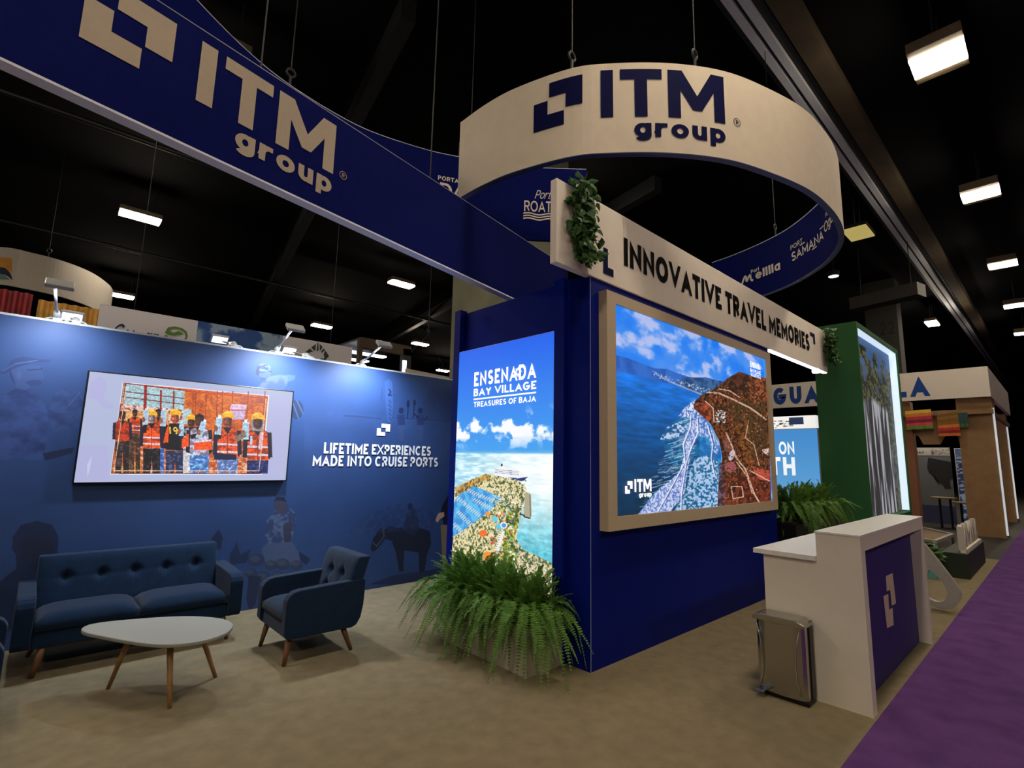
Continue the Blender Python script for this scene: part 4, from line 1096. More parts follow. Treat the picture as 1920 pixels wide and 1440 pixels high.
# even out the outline into a smooth closed curve
def smooth_closed(P, it=3):
    for _ in range(it):
        Q = []
        for i in range(len(P)):
            a, b = P[i], P[(i + 1) % len(P)]; Q += [(a[0] * .75 + b[0] * .25, a[1] * .75 + b[1] * .25), (a[0] * .25 + b[0] * .75, a[1] * .25 + b[1] * .75)]
        P = Q
    return P
out_ = smooth_closed(pl_, 2)
T_ = MB(); T_.prism(out_, lambda u, v, d: (u, v, d), zt - .024, zt); T_.build('table_top', M_TABLE, ct, bevel=.006)
for fx, fy in ((.563, 4.586), (.823, 4.01), (1.157, 4.334)):
    tx, ty = fx + (cxm - fx) * .38, fy + (cym - fy) * .38
    MB().tube([(tx, ty, zt - .024), (fx, fy, 0)], [.021, .012], 12).build('leg', M_OAK, ct, smooth=True)
MB().bar((.75, 4.22, zt - .04), (1.03, 4.38, zt - .04), .03, .03).bar((.75, 4.22, zt - .04), (.70, 4.46, zt - .04), .03, .03).bar((.70, 4.46, zt - .04), (1.03, 4.38, zt - .04), .03, .03).build('under_frame', M_OAK, ct)

# ------------------------------------------------------------------ white counter
cn = thing('reception_counter', 'white reception counter with a blue logo front beside the purple aisle', 'counter', (5.2, 1.3, 0))
X0, X1 = 4.155, 6.335
B = MB()
B.box(X0, 4.255, .998, 1.27, 0, 1.03); B.box(6.245, X1, .998, 1.27, 0, 1.03); B.box(X0, X1, .998, 1.27, 1.03, 1.128)
B.box(4.255, 6.245, 1.12, 1.27, 0, 1.03)
B.build('body', M_WHITE, cn)
MB().box(X0 - .004, X1 + .004, .994, 1.275, 1.128, 1.14).build('upper_top', mat('top_white', '#f0f0ea', .3), cn)
B = MB(); B.box(X0, X0 + .03, 1.27, 1.635, 0, .935); B.box(X1 - .03, X1, 1.27, 1.635, 0, .935); B.box(X0 + .03, X1 - .03, 1.60, 1.635, 0, .935)
B.build('lower_body', M_WHITE, cn)
MB().box(X0 - .025, X1 + .02, 1.272, 1.70, .935, .968).build('lower_top', mat('top_white', '#e4e4de'), cn)
MB().box(4.256, 6.244, 1.088, 1.12, 0, 1.03).build('front_panel', mat('violet_blue_panel', '#2a2370', .55, var=.03), cn)
fn = plane_fn((0, 1.088, 0), (1, 0, 0), (0, 0, 1))
K = lambda x, y: at(1400 + x / 3.348, 940 + y / 3.348, 'y', 1.086)
m = MB()
for P in ([(872, 470), (915, 450), (937, 640), (910, 655), (900, 555), (878, 565)], [(857, 595), (888, 580), (893, 680), (915, 668), (922, 775), (880, 797)]):
    q = [K(*p) for p in P]; m.add([(p[0], 1.085, p[2]) for p in q], [(0, 1, 4, 5), (1, 2, 3, 4)] if P[0][0] == 872 else [(0, 1, 2, 5), (2, 3, 4, 5)])
m.build('logo_mark', mat('pale_logo', '#d9c3ac', .6), cn, fixn=False)

# ------------------------------------------------------------------ waste bin
wb_ = thing('waste_bin', 'slim stainless steel pedal bin at the end of the white counter', 'bin', (4.03, 1.47, 0))
y0, y1 = 1.325, 1.645
pr_f = [(3.985, y0 + .02), (3.975, y0 + .06), (3.965, (y0 + y1) / 2), (3.975, y1 - .06), (3.985, y1 - .02), (4.0, y1), (4.12, y1), (4.12, y0), (4.0, y0)]
MB().prism(pr_f, lambda u, v, d: (u, v, d), .03, .50).build('body', M_CHROME, wb_, bevel=.004)
MB().box(3.985, 4.13, y0 - .006, y1 + .006, 0, .03).build('base_ring', M_BLKPL, wb_, bevel=.004)
MB().box(4.06, 4.132, y0 - .008, y0 + .05, .03, .53).build('back_trim', M_BLKPL, wb_, bevel=.004)
MB().prism([(y0 - .012, .50), (y1 + .012, .50), (y1 + .012, .525), (y1 - .03, .545), (y0 + .03, .545), (y0 - .012, .525)], lambda u, v, d: (d, u, v), 3.952, 4.128).build('lid', M_CHROME, wb_, bevel=.006)
MB().box(3.90, 3.985, y1 - .07, y1 - .01, .035, .05).build('pedal', M_CHROME, wb_, bevel=.004)
for yy, s in ((y0 + .055, 1), (y1 - .035, -1)):
    MB().tube([(3.974, yy - s * .025, .47), (3.968, yy, .36), (3.967, yy + s * .004, .25), (3.970, yy, .14), (3.976, yy - s * .02, .06)], .003, 6).build('reflection_line', mat('painted_reflection', '#e6e2da', .3, metal=1.0), wb_, smooth=True)  # thin bright tubes stand in for reflections on the steel

# ------------------------------------------------------------------ navy hanging banner with the logo
kx = .21406; dl = math.hypot(1, kx); DX, DY = 1 / dl, kx / dl
nb = thing('hanging_banner', 'long navy hanging banner with big white ITM group lettering', 'banner', (2.0, 3.8, 3.456))
fb = plane_fn((0, 3.387, 0), (DX, DY, 0), (0, 0, 1))
MB().prism([(-1.6, 3.466), (5.3, 3.466), (5.3, 4.262), (-1.6, 4.262)], fb, -.085, 0).build('fabric', M_NAVY, nb)
MB().prism([(-1.6, 3.452), (5.3, 3.452), (5.3, 3.466), (-1.6, 3.466)], fb, -.088, .002).build('bottom_edge', mat('white_edge', '#e6e6f0', .6), nb)
MB().prism([(-1.6, 4.262), (5.3, 4.262), (5.3, 4.268), (-1.6, 4.268)], fb, -.088, .002).build('top_edge', mat('grey_edge', '#8d90a6', .5), nb)
bpr = mat('banner_print', '#b9aa98', .7, var=.02, spec=.1)
m = MB(); logo_mark(m, fb, -.073, 3.778, .431, .413); m.build('logo_mark', bpr, nb, fixn=False)
m = MB(); logo_word(m, fb, .505, 3.777, 1.0); registered(m, fb, 1.598, 3.812, .034); m.build('lettering', bpr, nb, fixn=False)
for s in (-.9, .9, 2.6):
    p = fb(s, 4.266, -.04); MB().tube([p, p + Vector((0, 0, 4.74))], .006, 6).build('cable', M_CABLE, nb)


class Path:
    def __init__(self, pts, n=16):
        P = [np.array(p, float) for p in pts]; Q = []
        E_ = [2 * P[0] - P[1]] + P + [2 * P[-1] - P[-2]]
        for i in range(1, len(E_) - 2):
            a, b, c, d = E_[i - 1:i + 3]
            for k in range(n):
                t = k / n
                Q.append(.5 * (2 * b + (c - a) * t + (2 * a - 5 * b + 4 * c - d) * t * t + (3 * b - a - 3 * c + d) * t ** 3))
        Q.append(P[-1]); self.q = np.array(Q)
        self.s = np.r_[0, np.cumsum(np.hypot(*np.diff(self.q, axis=0).T))]
        g = np.gradient(self.q, axis=0); g /= np.hypot(*g.T)[:, None]; self.nr = np.c_[g[:, 1], -g[:, 0]]
        self.L = self.s[-1]

    def fn(self, s, z, d):
        x = np.interp(s, self.s, self.q[:, 0]); y = np.interp(s, self.s, self.q[:, 1])
        nx = np.interp(s, self.s, self.nr[:, 0]); ny = np.interp(s, self.s, self.nr[:, 1])
        return (x + nx * d, y + ny * d, z)

    def strip(self, z0, z1, d0, d1, step=.08):
        n = max(4, int(self.L / step)); vs, fs = [], []
        for i in range(n + 1):
            s = self.L * i / n
            vs += [self.fn(s, z0, d0), self.fn(s, z1, d0), self.fn(s, z1, d1), self.fn(s, z0, d1)]
        for i in range(n):
            a, b = i * 4, i * 4 + 4
            for k in range(4): fs.append((a + k, b + k, b + (k + 1) % 4, a + (k + 1) % 4))
        fs += [(0, 1, 2, 3), (n * 4 + 3, n * 4 + 2, n * 4 + 1, n * 4)]
        return MB().add(vs, fs)


def shackle_cable(par, p, top=8.99):
    p = Vector(p); z = p.z
    MB().tube([p + Vector((.045 * math.cos(a), .0, .16 + .045 * math.sin(a))) for a in np.linspace(0, 2 * PI, 15)], .012, 6).build('shackle', M_CABLE, par, smooth=True)
    MB().tube([p + Vector((0, 0, -.01)), p + Vector((.0, 0, .12))], .014, 8).build('eye_bolt', M_CABLE, par)
    MB().tube([p + Vector((0, 0, .2)), Vector((p.x, p.y, top))], .006, 6).build('cable', M_CABLE, par)


# curved navy banner behind it, port logos on its inner side
rp = Path([(-1.2, 3.2), (.0, 4.35), (.61, 4.82), (1.135, 5.137), (1.6, 5.31), (2.2, 5.41), (2.65, 5.40), (3.275, 5.245), (3.68, 5.07), (4.15, 4.84), (4.57, 4.53), (5.077, 4.085)])
# arc length of the traced top edge is measured from its third point
S0 = rp.s[32]
rb = thing('curved_banner', 'curved navy hanging banner with white port logos behind the white drum sign', 'banner', (2.4, 5.4, 4.49))
rp.strip(4.49, 5.522, 0, -.05).build('fabric', M_NAVY, rb)
rp.strip(5.522, 5.53, .002, -.052).build('top_edge', mat('pale_edge', '#c9cbe0', .5), rb)
fr2 = lambda u, v, d: rp.fn(u, v, d)
def on(path, s0, z0, sign=1, base=0.0): return lambda u, v, d: path.fn(s0 + sign * u, z0 + v, base + sign * d)
m = MB()
so = S0 + 4.143
letters(m, 'ROATAN', on(rp, so, 4.885), .56, .155, s=.15, gap=.1, maxlen=.1)
letters(m, 'Port', on(rp, so + .14, 5.075), .20, .12, s=.11, gap=.1, slant=.3, maxlen=.1)
for k in range(3):
    pts = [(so - .01 + .56 * i / 20, 4.845 - .036 * k + .012 * math.sin(i * .63)) for i in range(21)]
    for (a, b), (c, d) in zip(pts[:-1], pts[1:]): m.add([rp.fn(a, b, .005), rp.fn(c, d, .005), rp.fn(c, d + .018, .005), rp.fn(a, b + .018, .005)], [(0, 1, 2, 3)])
m.build('port_lettering', M_PRINT, rb, fixn=False); m = MB()
letters(m, 'PORTA', on(rp, S0 + 2.98, 5.15), .27, .06, s=.2, maxlen=.1)
letters(m, 'LADA', on(rp, S0 + 2.72, 4.92), .62, .20, s=.17, gap=.02, maxlen=.1)
m.build('port_lettering', M_PRINT, rb, fixn=False)
for s in (2.0, S0 + 1.1, S0 + 3.4): shackle_cable(rb, rp.fn(s, 5.53, -.025))

# white drum sign, open at the back
dp = Path([(3.08, 4.26), (3.09, 3.85), (3.15, 3.45), (3.34, 2.9), (3.55, 2.6), (3.95, 2.2), (4.42, 1.88), (4.95, 1.68), (5.5, 1.54), (6.0, 1.5), (6.55, 1.52), (7.1, 1.63), (7.55, 1.83), (7.93, 2.1), (8.38, 2.6), (8.65, 3.1), (8.85, 3.7), (8.93, 4.15)])
dr = thing('drum_sign', 'big white curved hanging sign with navy ITM group lettering', 'sign', (6.0, 3.2, 4.4))
dp.strip(4.40, 5.31, 0, -.03).build('outer_fabric', M_WHITEF, dr)
dp.strip(4.40, 5.30, -.03, -.06).build('inner_fabric', M_NAVY, dr)
dp.strip(5.30, 5.312, -.028, -.064).build('top_rim', mat('pale_edge', '#c9cbe0'), dr)
dp.strip(4.392, 4.40, .0, -.064).build('bottom_rim', mat('blue_rim', '#3a4474', .5), dr)
m = MB(); logo_mark(m, dp.fn, 1.04, 4.74, .492, .478, maxlen=.06); m.build('logo_mark', M_INK, dr, fixn=False)
m = MB(); fd = lambda u, v, d: dp.fn(u, v, d)
logo_word(m, fd, 1.70, 4.752, 1.185, maxlen=.06); registered(m, fd, 3.02, 4.80, .042)
m.build('lettering', M_INK, dr, fixn=False)
m = MB()
letters(m, 'elilla', on(dp, 8.06, 4.71, -1, -.06), .52, .15, s=.2, gap=.1, maxlen=.1)
for P, w in (([(8.40, 4.58), (8.34, 4.72), (8.29, 4.82), (8.26, 4.84), (8.245, 4.73), (8.19, 4.82), (8.165, 4.83), (8.155, 4.73), (8.11, 4.715)], .019),):
    for (a, b), (c, d) in zip(P[:-1], P[1:]):
        e = math.hypot(c - a, d - b); nx, ny = -(d - b) / e * w, (c - a) / e * w
        m.add([dp.fn(a + nx, b + ny, -.065), dp.fn(c + nx, d + ny, -.065), dp.fn(c - nx, d - ny, -.065), dp.fn(a - nx, b - ny, -.065)], [(0, 1, 2, 3)])
letters(m, 'Port', on(dp, 8.15, 4.845, -1, -.06), .17, .065, s=.2, maxlen=.1)
m.build('port_lettering', M_PRINT, dr, fixn=False); m = MB()
letters(m, 'SAMANA', on(dp, 7.27, 4.735, -1, -.06), .86, .145, s=.16, gap=.14, maxlen=.1)
letters(m, 'PORT', on(dp, 7.28, 4.925, -1, -.06), .30, .075, s=.14, gap=.14, maxlen=.1)
for s0, z in ((7.05, 4.90), (6.75, 4.705), (6.50, 4.905)): quads(m, [(0, .13, 0, .016)], on(dp, s0, z, -1, -.06), .005)
m.build('port_lettering', M_PRINT, dr, fixn=False); m = MB()
letters(m, 'Ogd', on(dp, 6.36, 4.79, -1, -.06), .40, .15, s=.14, gap=.05, maxlen=.06)
letters(m, 'Port', on(dp, 6.27, 4.975, -1, -.06), .18, .07, s=.14, maxlen=.06)
m.build('port_lettering', M_PRINT, dr, fixn=False)
for s in (1.42, 2.62, 7.62): shackle_cable(dr, dp.fn(s, 5.312, -.045))

# ------------------------------------------------------------------ stands behind the mural wall
rd = Path([at(x, y, 'z', 6.2)[:2] for x, y in ((-260, 470), (-120, 464), (0, 463), (60, 474), (120, 490), (170, 510), (200, 530))] + [(1.19, 18.4), (1.25, 19.6)])
rs = thing('round_sign', 'round white hanging sign with an orange picture above the striped panels', 'sign', (-.2, 16.6, 5.31))
rd.strip(5.31, 6.2, 0, -.05).build('fabric', mat('grey_white_fabric', '#b9b2a8', .85, var=.03), rs)
sO = rd.s[16] * .0
def rs_at(px, py):
    d = _f + (px - 960) / FPX * _r - (py - 720) / FPX * _u
    best = None
    for i in range(len(rd.q) - 1):
        a, e = rd.q[i], rd.q[i + 1] - rd.q[i]; M_ = np.array([[d[0], -e[0]], [d[1], -e[1]]])
        if abs(np.linalg.det(M_)) < 1e-9: continue
        t, w = np.linalg.solve(M_, a - EYE[:2])
        if 0 <= w <= 1 and t > 0: return (rd.s[i] + w * math.hypot(*e), 1.6 + t * d[2])
def patch(pts, colr, name, nm, d=.006):
    q = [p for p in (rs_at(*p) for p in pts) if p]; m = MB(); n = 14
    s0, s1 = min(p[0] for p in q), max(p[0] for p in q)
    def span(s):
        z = []
        for (a, b), (c, e) in zip(q, q[1:] + q[:1]):
            if (a - s) * (c - s) <= 0 and abs(a - c) > 1e-9: z.append(b + (e - b) * (s - a) / (c - a))
        return (min(z), max(z)) if z else None
    cols = [(s, span(s)) for s in np.linspace(s0 + 1e-5, s1 - 1e-5, n)]
    for (a, za), (c, zc) in zip(cols[:-1], cols[1:]):
        if za and zc: m.add([rd.fn(a, za[0], d), rd.fn(c, zc[0], d), rd.fn(c, zc[1], d), rd.fn(a, za[1], d)], [(0, 1, 2, 3)])
    return m.build(name, mat(nm, colr, .7, var=.15, scale=4), rs, fixn=False)
patch([(-30, 482), (25, 485), (23, 512), (10, 502), (-30, 500)], '#c98a2e', 'orange_print', 'orange_print')
patch([(-30, 500), (10, 502), (20, 512), (24, 526), (12, 516), (-30, 509)], '#1c1a38', 'navy_print', 'navy_print', .008)
patch([(-30, 510), (8, 515), (19, 525), (-30, 525)], '#5d8a86', 'teal_print', 'teal_print', .008)
for s in (2.6, 4.6): shackle_cable(rs, rd.fn(s, 6.2, -.025))

YB = 9.5
hb = thing('sky_banner', 'long banner with a blue sky print between two white ends', 'banner', (2.4, YB, 2.9))
Z0, Z1 = 2.75, 3.745
MB().box(.49, 4.44, YB, YB + .06, Z0, Z1).build('panel', mat('banner_white', '#e2dde0', .8, var=.02), hb)
cv = Canvas('y', YB, 1.75, 3.10, Z0, Z1, 140, 100, (40, 84, 150))
n1 = vnoise(100, 140, (4, 5), 91, 5)[..., None]; gy = np.linspace(0, 1, 100)[:, None, None]
cv.c = np.array((34, 76, 146)) * (1 - gy) + np.array((70, 116, 176)) * gy
t = np.clip((n1 - .52) / .14, 0, 1); cv.c = cv.c * (1 - t * .8) + np.array((170, 190, 206)) * t * .8
cv.build('sky_print', picmat('sky_print', 0, .7), hb, -.004)
fn = plane_fn((0, YB, 0), (1, 0, 0), (0, 0, 1))
m = MB()
for yy, sgn in ((1.75, -1), (3.10, 1)):     # rounded ends of the white fields over the sky
    pts = [(yy - sgn * .02, Z0)] + [(yy - sgn * (.02 - .13 * math.sin(i / 10 * PI) * 1), Z0 + (Z1 - Z0) * i / 10) for i in range(11)] + [(yy - sgn * .02, Z1)]
g0 = at(205, 632, 'y', YB); g1 = at(304, 640, 'y', YB)
letters(m, 'Guyane', plane_fn((.635, YB, 3.20), (1, 0, 0), (0, 0, 1)), .70, .30, s=.13, gap=.12, slant=.25)
m.build('lettering', mat('dark_teal_ink', '#1d3238', .6), hb, fixn=False)
C_ = lambda x, y: at(x / 4, 440 + y / 4, 'y', YB - .005)
m = MB()
for P in ([(1235, 735), (1260, 695), (1310, 688), (1365, 700), (1345, 712), (1300, 706), (1270, 718), (1300, 735), (1345, 750), (1300, 758), (1255, 750)], [(1365, 700), (1400, 725), (1408, 760), (1395, 800), (1372, 802), (1392, 765), (1385, 735), (1345, 712)], [(1300, 735), (1340, 722), (1380, 745), (1345, 750)]):
    m.add([C_(*p) for p in P], [tuple(range(len(P)))])
m.build('bird_logo', mat('green_ink', '#5d8a2a', .6), hb, fixn=False)
D_ = lambda x, y: at(560 + x / 6, 580 + y / 6, 'y', YB - .005)
m = MB()
for P in ([(70, 487), (125, 440), (165, 475), (130, 482), (110, 500)], [(140, 430), (195, 388), (188, 465), (172, 462)], [(212, 375), (222, 375), (225, 465), (200, 465)], [(236, 388), (270, 425), (245, 465), (236, 460)], [(280, 440), (298, 455), (262, 492), (252, 475)], [(300, 462), (342, 525), (290, 580), (270, 575), (290, 545), (280, 510)], [(120, 520), (150, 560), (230, 562), (280, 545), (270, 580), (150, 575)]):
    m.add([D_(*p) for p in P], [tuple(range(len(P)))])
m.build('diamond_logo', mat('dark_green_ink', '#26402e', .6), hb, fixn=False)
for x in (.9, 4.0): MB().tube([(x, YB + .03, Z1), (x, YB + .03, 8.99)], .004, 6).build('cable', M_CABLE, hb)

# corrugated striped panels below the round sign
for nm, lab, x0, x1, c1, z1 in (('container_wall', 'dark red corrugated panel under the round white sign', -2.2, -.27, '#7a1620', 4.05), ('container_wall', 'yellow and brown striped panel behind the far left arm lamp', -.2, .75, '#b98a3c', 3.98)):
    y_ = 11.0; z0 = 2.6; m = MB(); n = int((x1 - x0) / .12); pts = []
    for i in range(n * 4 + 1):
        k = i % 4; pts.append((x0 + (x1 - x0) * i / (n * 4), y_ - (.05 if k in (1, 2) else 0)))
    poly = pts + [(x1, y_ + .06), (x0, y_ + .06)]
    for a, b in zip(pts[:-1], pts[1:]): m.add([(a[0], a[1], z0), (b[0], b[1], z0), (b[0], b[1], z1), (a[0], a[1], z1)], [(0, 1, 2, 3)])
    m.add([(x0, y_ + .06, z0), (x1, y_ + .06, z0), (x1, y_ + .06, z1), (x0, y_ + .06, z1)], [(0, 1, 2, 3)])
    t = thing(nm, lab, 'wall', ((x0 + x1) / 2, y_, 0))
    m.build('sheet', mat('sheet' + c1, c1, .6, var=.25, scale=9), t, fixn=False)
    P = MB()
    for x in (x0 + .1, x1 - .1): P.box(x - .03, x + .03, y_ + .06, y_ + .12, -.02, z1)
    P.build('support', M_STEELDK, t)

lc = thing('lit_canopy', 'dark framed canopy with white light tubes behind the mural wall', 'canopy', (6.3, 14.0, 0))
q = lambda x, y: at(x, y, 'y', 14.0)
a, b = q(755, 668), q(768, 702); MB().box(a[0], b[0], 13.95, 14.15, -.02, a[2] + .25).build('post', M_STEELDK, lc)
c, d = q(672, 652), q(768, 668); MB().box(c[0], b[0], 13.95, 14.1, d[2], d[2] + .3).build('beam', mat('canopy_beam', '#4a3a2c', .7, var=.1), lc)
a2 = q(671, 702); MB().box(c[0], c[0] + .12, 13.95, 14.1, -.02, d[2]).build('post', mat('canopy_beam', '#4a3a2c'), lc)
e, f2 = q(753, 676), q(758, 702); MB().box(e[0], f2[0], 13.90, 13.94, f2[2] - .3, e[2]).build('light_tube', M_LED, lc)
P = MB()
for y in (15.0, 16.2, 17.6): P.box(c[0] + .2, b[0] - .3, y, y + .25, d[2] + .05, d[2] + .1)
P.build('ceiling_light_strip', M_LED, lc)
MB().box(c[0] + .12, b[0], 14.1, 19.0, d[2] + .3, d[2] + .36).build('roof', M_STEELDK, lc)
for xx in (c[0] + .14, b[0] - .1): MB().box(xx, xx + .1, 18.9, 19.0, -.02, d[2] + .3).build('post', M_STEELDK, lc)
ws = Path([at(x, y, 'y', 13.0 + (x - 765) * .004)[:2] for x, y in ((762, 700), (790, 700), (815, 702), (845, 706), (870, 712))])
w1 = at(800, 698, 'y', 13.1)[2]
tag(ws.strip(-.02, w1, 0, -.06).build('curved_wall', mat('grey_white_fabric', '#b9b2a8')), 'low white curved wall seen over the right end of the mural wall', 'wall')
sw = thing('wire_sling', 'thin wires hanging in a triangle from the ceiling left of the column', 'wire', tuple(at(803, 620, 'y', 12.0)))
p0, p1, p2, p3 = [Vector(at(x, y, 'y', 12.0)) for x, y in ((803, 627), (788, 645), (832, 690), (803, 590))]
MB().tube([p0, p2], .006, 5).tube([p0, p1 - Vector((.3, 0, .3))], .006, 5).tube([p0, Vector((p0.x, p0.y, 8.99))], .008, 5).build('wire', M_CABLE, sw)
MB().tube([p0 + Vector((.05 * math.cos(a), 0, .1 + .05 * math.sin(a))) for a in np.linspace(0, 2 * PI, 13)], .014, 6).build('ring', M_CABLE, sw)

# ------------------------------------------------------------------ green tower with the waterfall picture
gt = thing('green_tower', 'green stand wall holding a tall glowing waterfall picture', 'stand wall', (11.6, 2.6, 0))
GX, GY, GX1 = 10.2, 2.262, 13.40
G = MB()
G.box(GX, GX + .06, GY, 2.95, 0, 4.10); G.box(GX1 - .06, GX1, GY, 2.95, 0, 4.10); G.box(GX + .06, GX1 - .06, GY, 2.95, 4.02, 4.10); G.box(GX + .06, GX1 - .06, GY, 2.95, 0, .72); G.box(GX + .06, GX1 - .06, 2.42, 2.95, .72, 4.02)
G.build('panel', M_GREEN, gt)
cv = Canvas('y', 2.415, GX + .06, GX1 - .06, .72, 4.02, 170, 300, (60, 62, 56))
H_, W_ = cv.H, cv.W; gy = np.linspace(0, 1, H_)[:, None, None]; ux = np.linspace(0, 1, W_)[None, :, None]
cv.c = np.array((74, 112, 168)) * np.clip(1.2 - gy * 2.2, 0, 1) + np.array((60, 62, 56)) * np.clip(gy * 2.2 - .2, 0, 1) + 0 * ux
nn = vnoise(H_, W_, (14, 10), 51, 5)[..., None]
tree = np.clip((nn + .30 * (gy * 2.6 - .35) + .28 * (.5 - ux) * (gy < .6) - .42) / .08, 0, 1) * (gy > .05)
tc = np.array((34, 38, 26)) + np.array((84, 80, 52)) * np.clip((vnoise(H_, W_, (60, 40), 52, 3)[..., None] - .45) / .2, 0, 1)
cv.c = cv.c * (1 - tree) + tc * tree
wf = np.clip((gy - .32 - .12 * np.abs(ux - .45)) / .04, 0, 1) * np.clip((ux - .12) / .06, 0, 1) * np.clip((.9 - ux) / .06, 0, 1)
st = np.clip((vnoise(H_, W_, (3, 30), 53, 3)[..., None] - .47) / .14, 0, 1)
wc = np.array((62, 60, 62)) * (1 - st) + np.array((206, 208, 216)) * st
cv.c = cv.c * (1 - wf) + wc * wf
cv.build('waterfall_picture', picmat('waterfall_picture', .55), gt, 0)
rim = mat('rim_light', '#d4e6f6', .5, var=0, emit=.9)
MB().box(GX + .07, GX1 - .07, 2.29, 2.41, 4.0, 4.02).build('rim_light', rim, gt)
MB().box(GX1 - .08, GX1 - .06, 2.29, 2.41, .74, 4.0).build('rim_light', rim, gt)

# ------------------------------------------------------------------ lit blue poster behind the green tower
PX = 12.5
bp = thing('lit_poster', 'glowing light blue poster with white letters left of the green tower', 'lightbox', (PX, 4.3, 0))
MB().box(PX, PX + .2, 3.63, 5.6, 0, 2.42).build('casing', mat('lightbox_edge', '#c8ccd4'), bp)
cv = Canvas('x', PX, 5.58, 3.65, .1, 2.40, 120, 140, (84, 160, 222)); gy = np.linspace(0, 1, 140)[:, None, None]
cv.c = np.array((70, 146, 216)) * (1 - gy) + np.array((120, 186, 232)) * gy + np.zeros((140, 120, 1))
cv.c[95:] = cv.c[95:] * .6 + np.array((214, 200, 150)) * .4
cv.build('poster_print', picmat('blue_poster', .85), bp, -.004)
A = lambda x, y: at(x, y, 'x', PX - .006)
m = MB(); a, b, c = A(1461, 852), A(1490, 851), A(1461, 828)
letters(m, 'ON', plane_fn(a, (0, -1, 0), (0, 0, 1)), a[1] - b[1], c[2] - a[2], s=.2, gap=.12)
a, b, c = A(1445, 890), A(1492, 889), A(1445, 857)
letters(m, 'TH', plane_fn(a, (0, -1, 0), (0, 0, 1)), a[1] - b[1], c[2] - a[2], s=.22, gap=.16)
m.build('lettering', mat('poster_letter', '#f0f6fc', .5, var=0, emit=.85), bp, fixn=False)
ub = thing('lit_box', 'white glowing box with a sketch resting on the blue poster', 'lightbox', (PX + .1, 4.3, 2.42))
MB().box(PX - .02, PX + .22, 3.66, 5.5, 2.42, 2.70).build('box', mat('soft_white_box', '#f2f2f0', .5, var=0, emit=.8), ub)
m = MB(); rg = random.Random(2)
fx = plane_fn((PX - .02, 4.62, 2.45), (0, -1, 0), (0, 0, 1))
for i in range(26):
    u, v = rg.uniform(0, .45), rg.uniform(0, .16); quads(m, [(u, u + rg.uniform(.02, .09), v, v + rg.uniform(.008, .02))], fx)
m.build('sketch', mat('brown_ink', '#6a5a3a', .7), ub, fixn=False)
m = MB(); quads(m, [(.42, .72, .06, .22)], fx, .006); m.build('blue_patch', mat('blue_ink', '#4a6ab8', .7), ub, fixn=False)

# ------------------------------------------------------------------ tan stand at the far right
gs = thing('canopy_stand', 'tan stand with a white fascia on pillars at the far right', 'stand', (18.5, 3.0, -.02))
fw = mat('fascia_white', '#dad0c6', .8, var=.02)
Fm = MB(); Fm.box(17.0, 17.08, 1.11, 6.4, 3.37, 4.12); Fm.box(17.08, 23.4, 1.11, 1.19, 3.37, 4.12); Fm.build('fascia', fw, gs)
A = lambda x, y: at(x, y, 'x', 17.0)
a, b = A(1451, 758), A(1741, 735)
m = MB(); letters(m, 'GUATEMALA', plane_fn((17.0, a[1], 3.47), (0, -1, 0), (0, 0, 1)), a[1] - b[1], .54, s=.28, gap=.24)
m.build('lettering', mat('blue_letter', '#28488f', .8, spec=.1), gs, fixn=False)
MB().box(17.2, 17.9, 1.12, 1.80, -.02, 3.37).build('pillar', M_TAN, gs)
MB().box(17.2, 17.6, 2.74, 3.06, -.02, 3.37).build('pillar', mat('tan_orange', '#8a5a40', .85), gs)
MB().box(22.7, 23.3, 1.2, 1.8, -.02, 3.37).build('pillar', M_TAN, gs)
MB().box(17.17, 17.2, 1.09, 1.13, .05, 3.1).build('light_tube', mat('tube_soft', '#cdd3dc', .4, var=0, emit=.55), gs)
MB().box(22.67, 22.7, 1.17, 1.21, .1, 3.1).build('light_tube', mat('tube_soft', '#cdd3dc'), gs)
hdp = [(3.2, 3.0), (1.5, 3.0), (1.5, 2.2), (1.8, 2.2), (1.84, 2.42), (1.95, 2.5), (2.1, 2.42), (2.2, 2.22), (2.55, 2.22), (2.62, 2.42), (2.74, 2.52), (2.9, 2.5), (3.0, 2.4), (3.2, 2.4)]
MB().prism(hdp, lambda u, v, d: (17.3 + d, u, v), 0, .08).build('arch_header', mat('arch_board', '#9a7a54', .85, var=.06), gs)
MB().bar((17.12, 3.2, 3.02), (17.12, 1.1, 3.02), .08, .12).bar((17.16, 1.16, 3.0), (22.7, 1.16, 3.0), .08, .1).build('wood_beam', mat('raw_wood', '#8a6640', .7, var=.25, scale=8), gs)
MB().box(18.6, 19.6, 2.0, 3.4, 3.9, 3.94).build('added_fill_panel', mat('added_fill_light', '#fff2e0', .5, var=0, emit=14.0), gs)  # added glowing panel, unseen behind the fascia, brightens the stand interior
MB().box(17.1, 23.3, 1.2, 6.3, 4.02, 4.1).build('roof', M_STEELDK, gs)
MB().box(22.6, 23.2, 5.6, 6.3, -.02, 4.02).build('pillar', M_TAN, gs)
A = lambda x, y: at(x, y, 'x', 17.05)
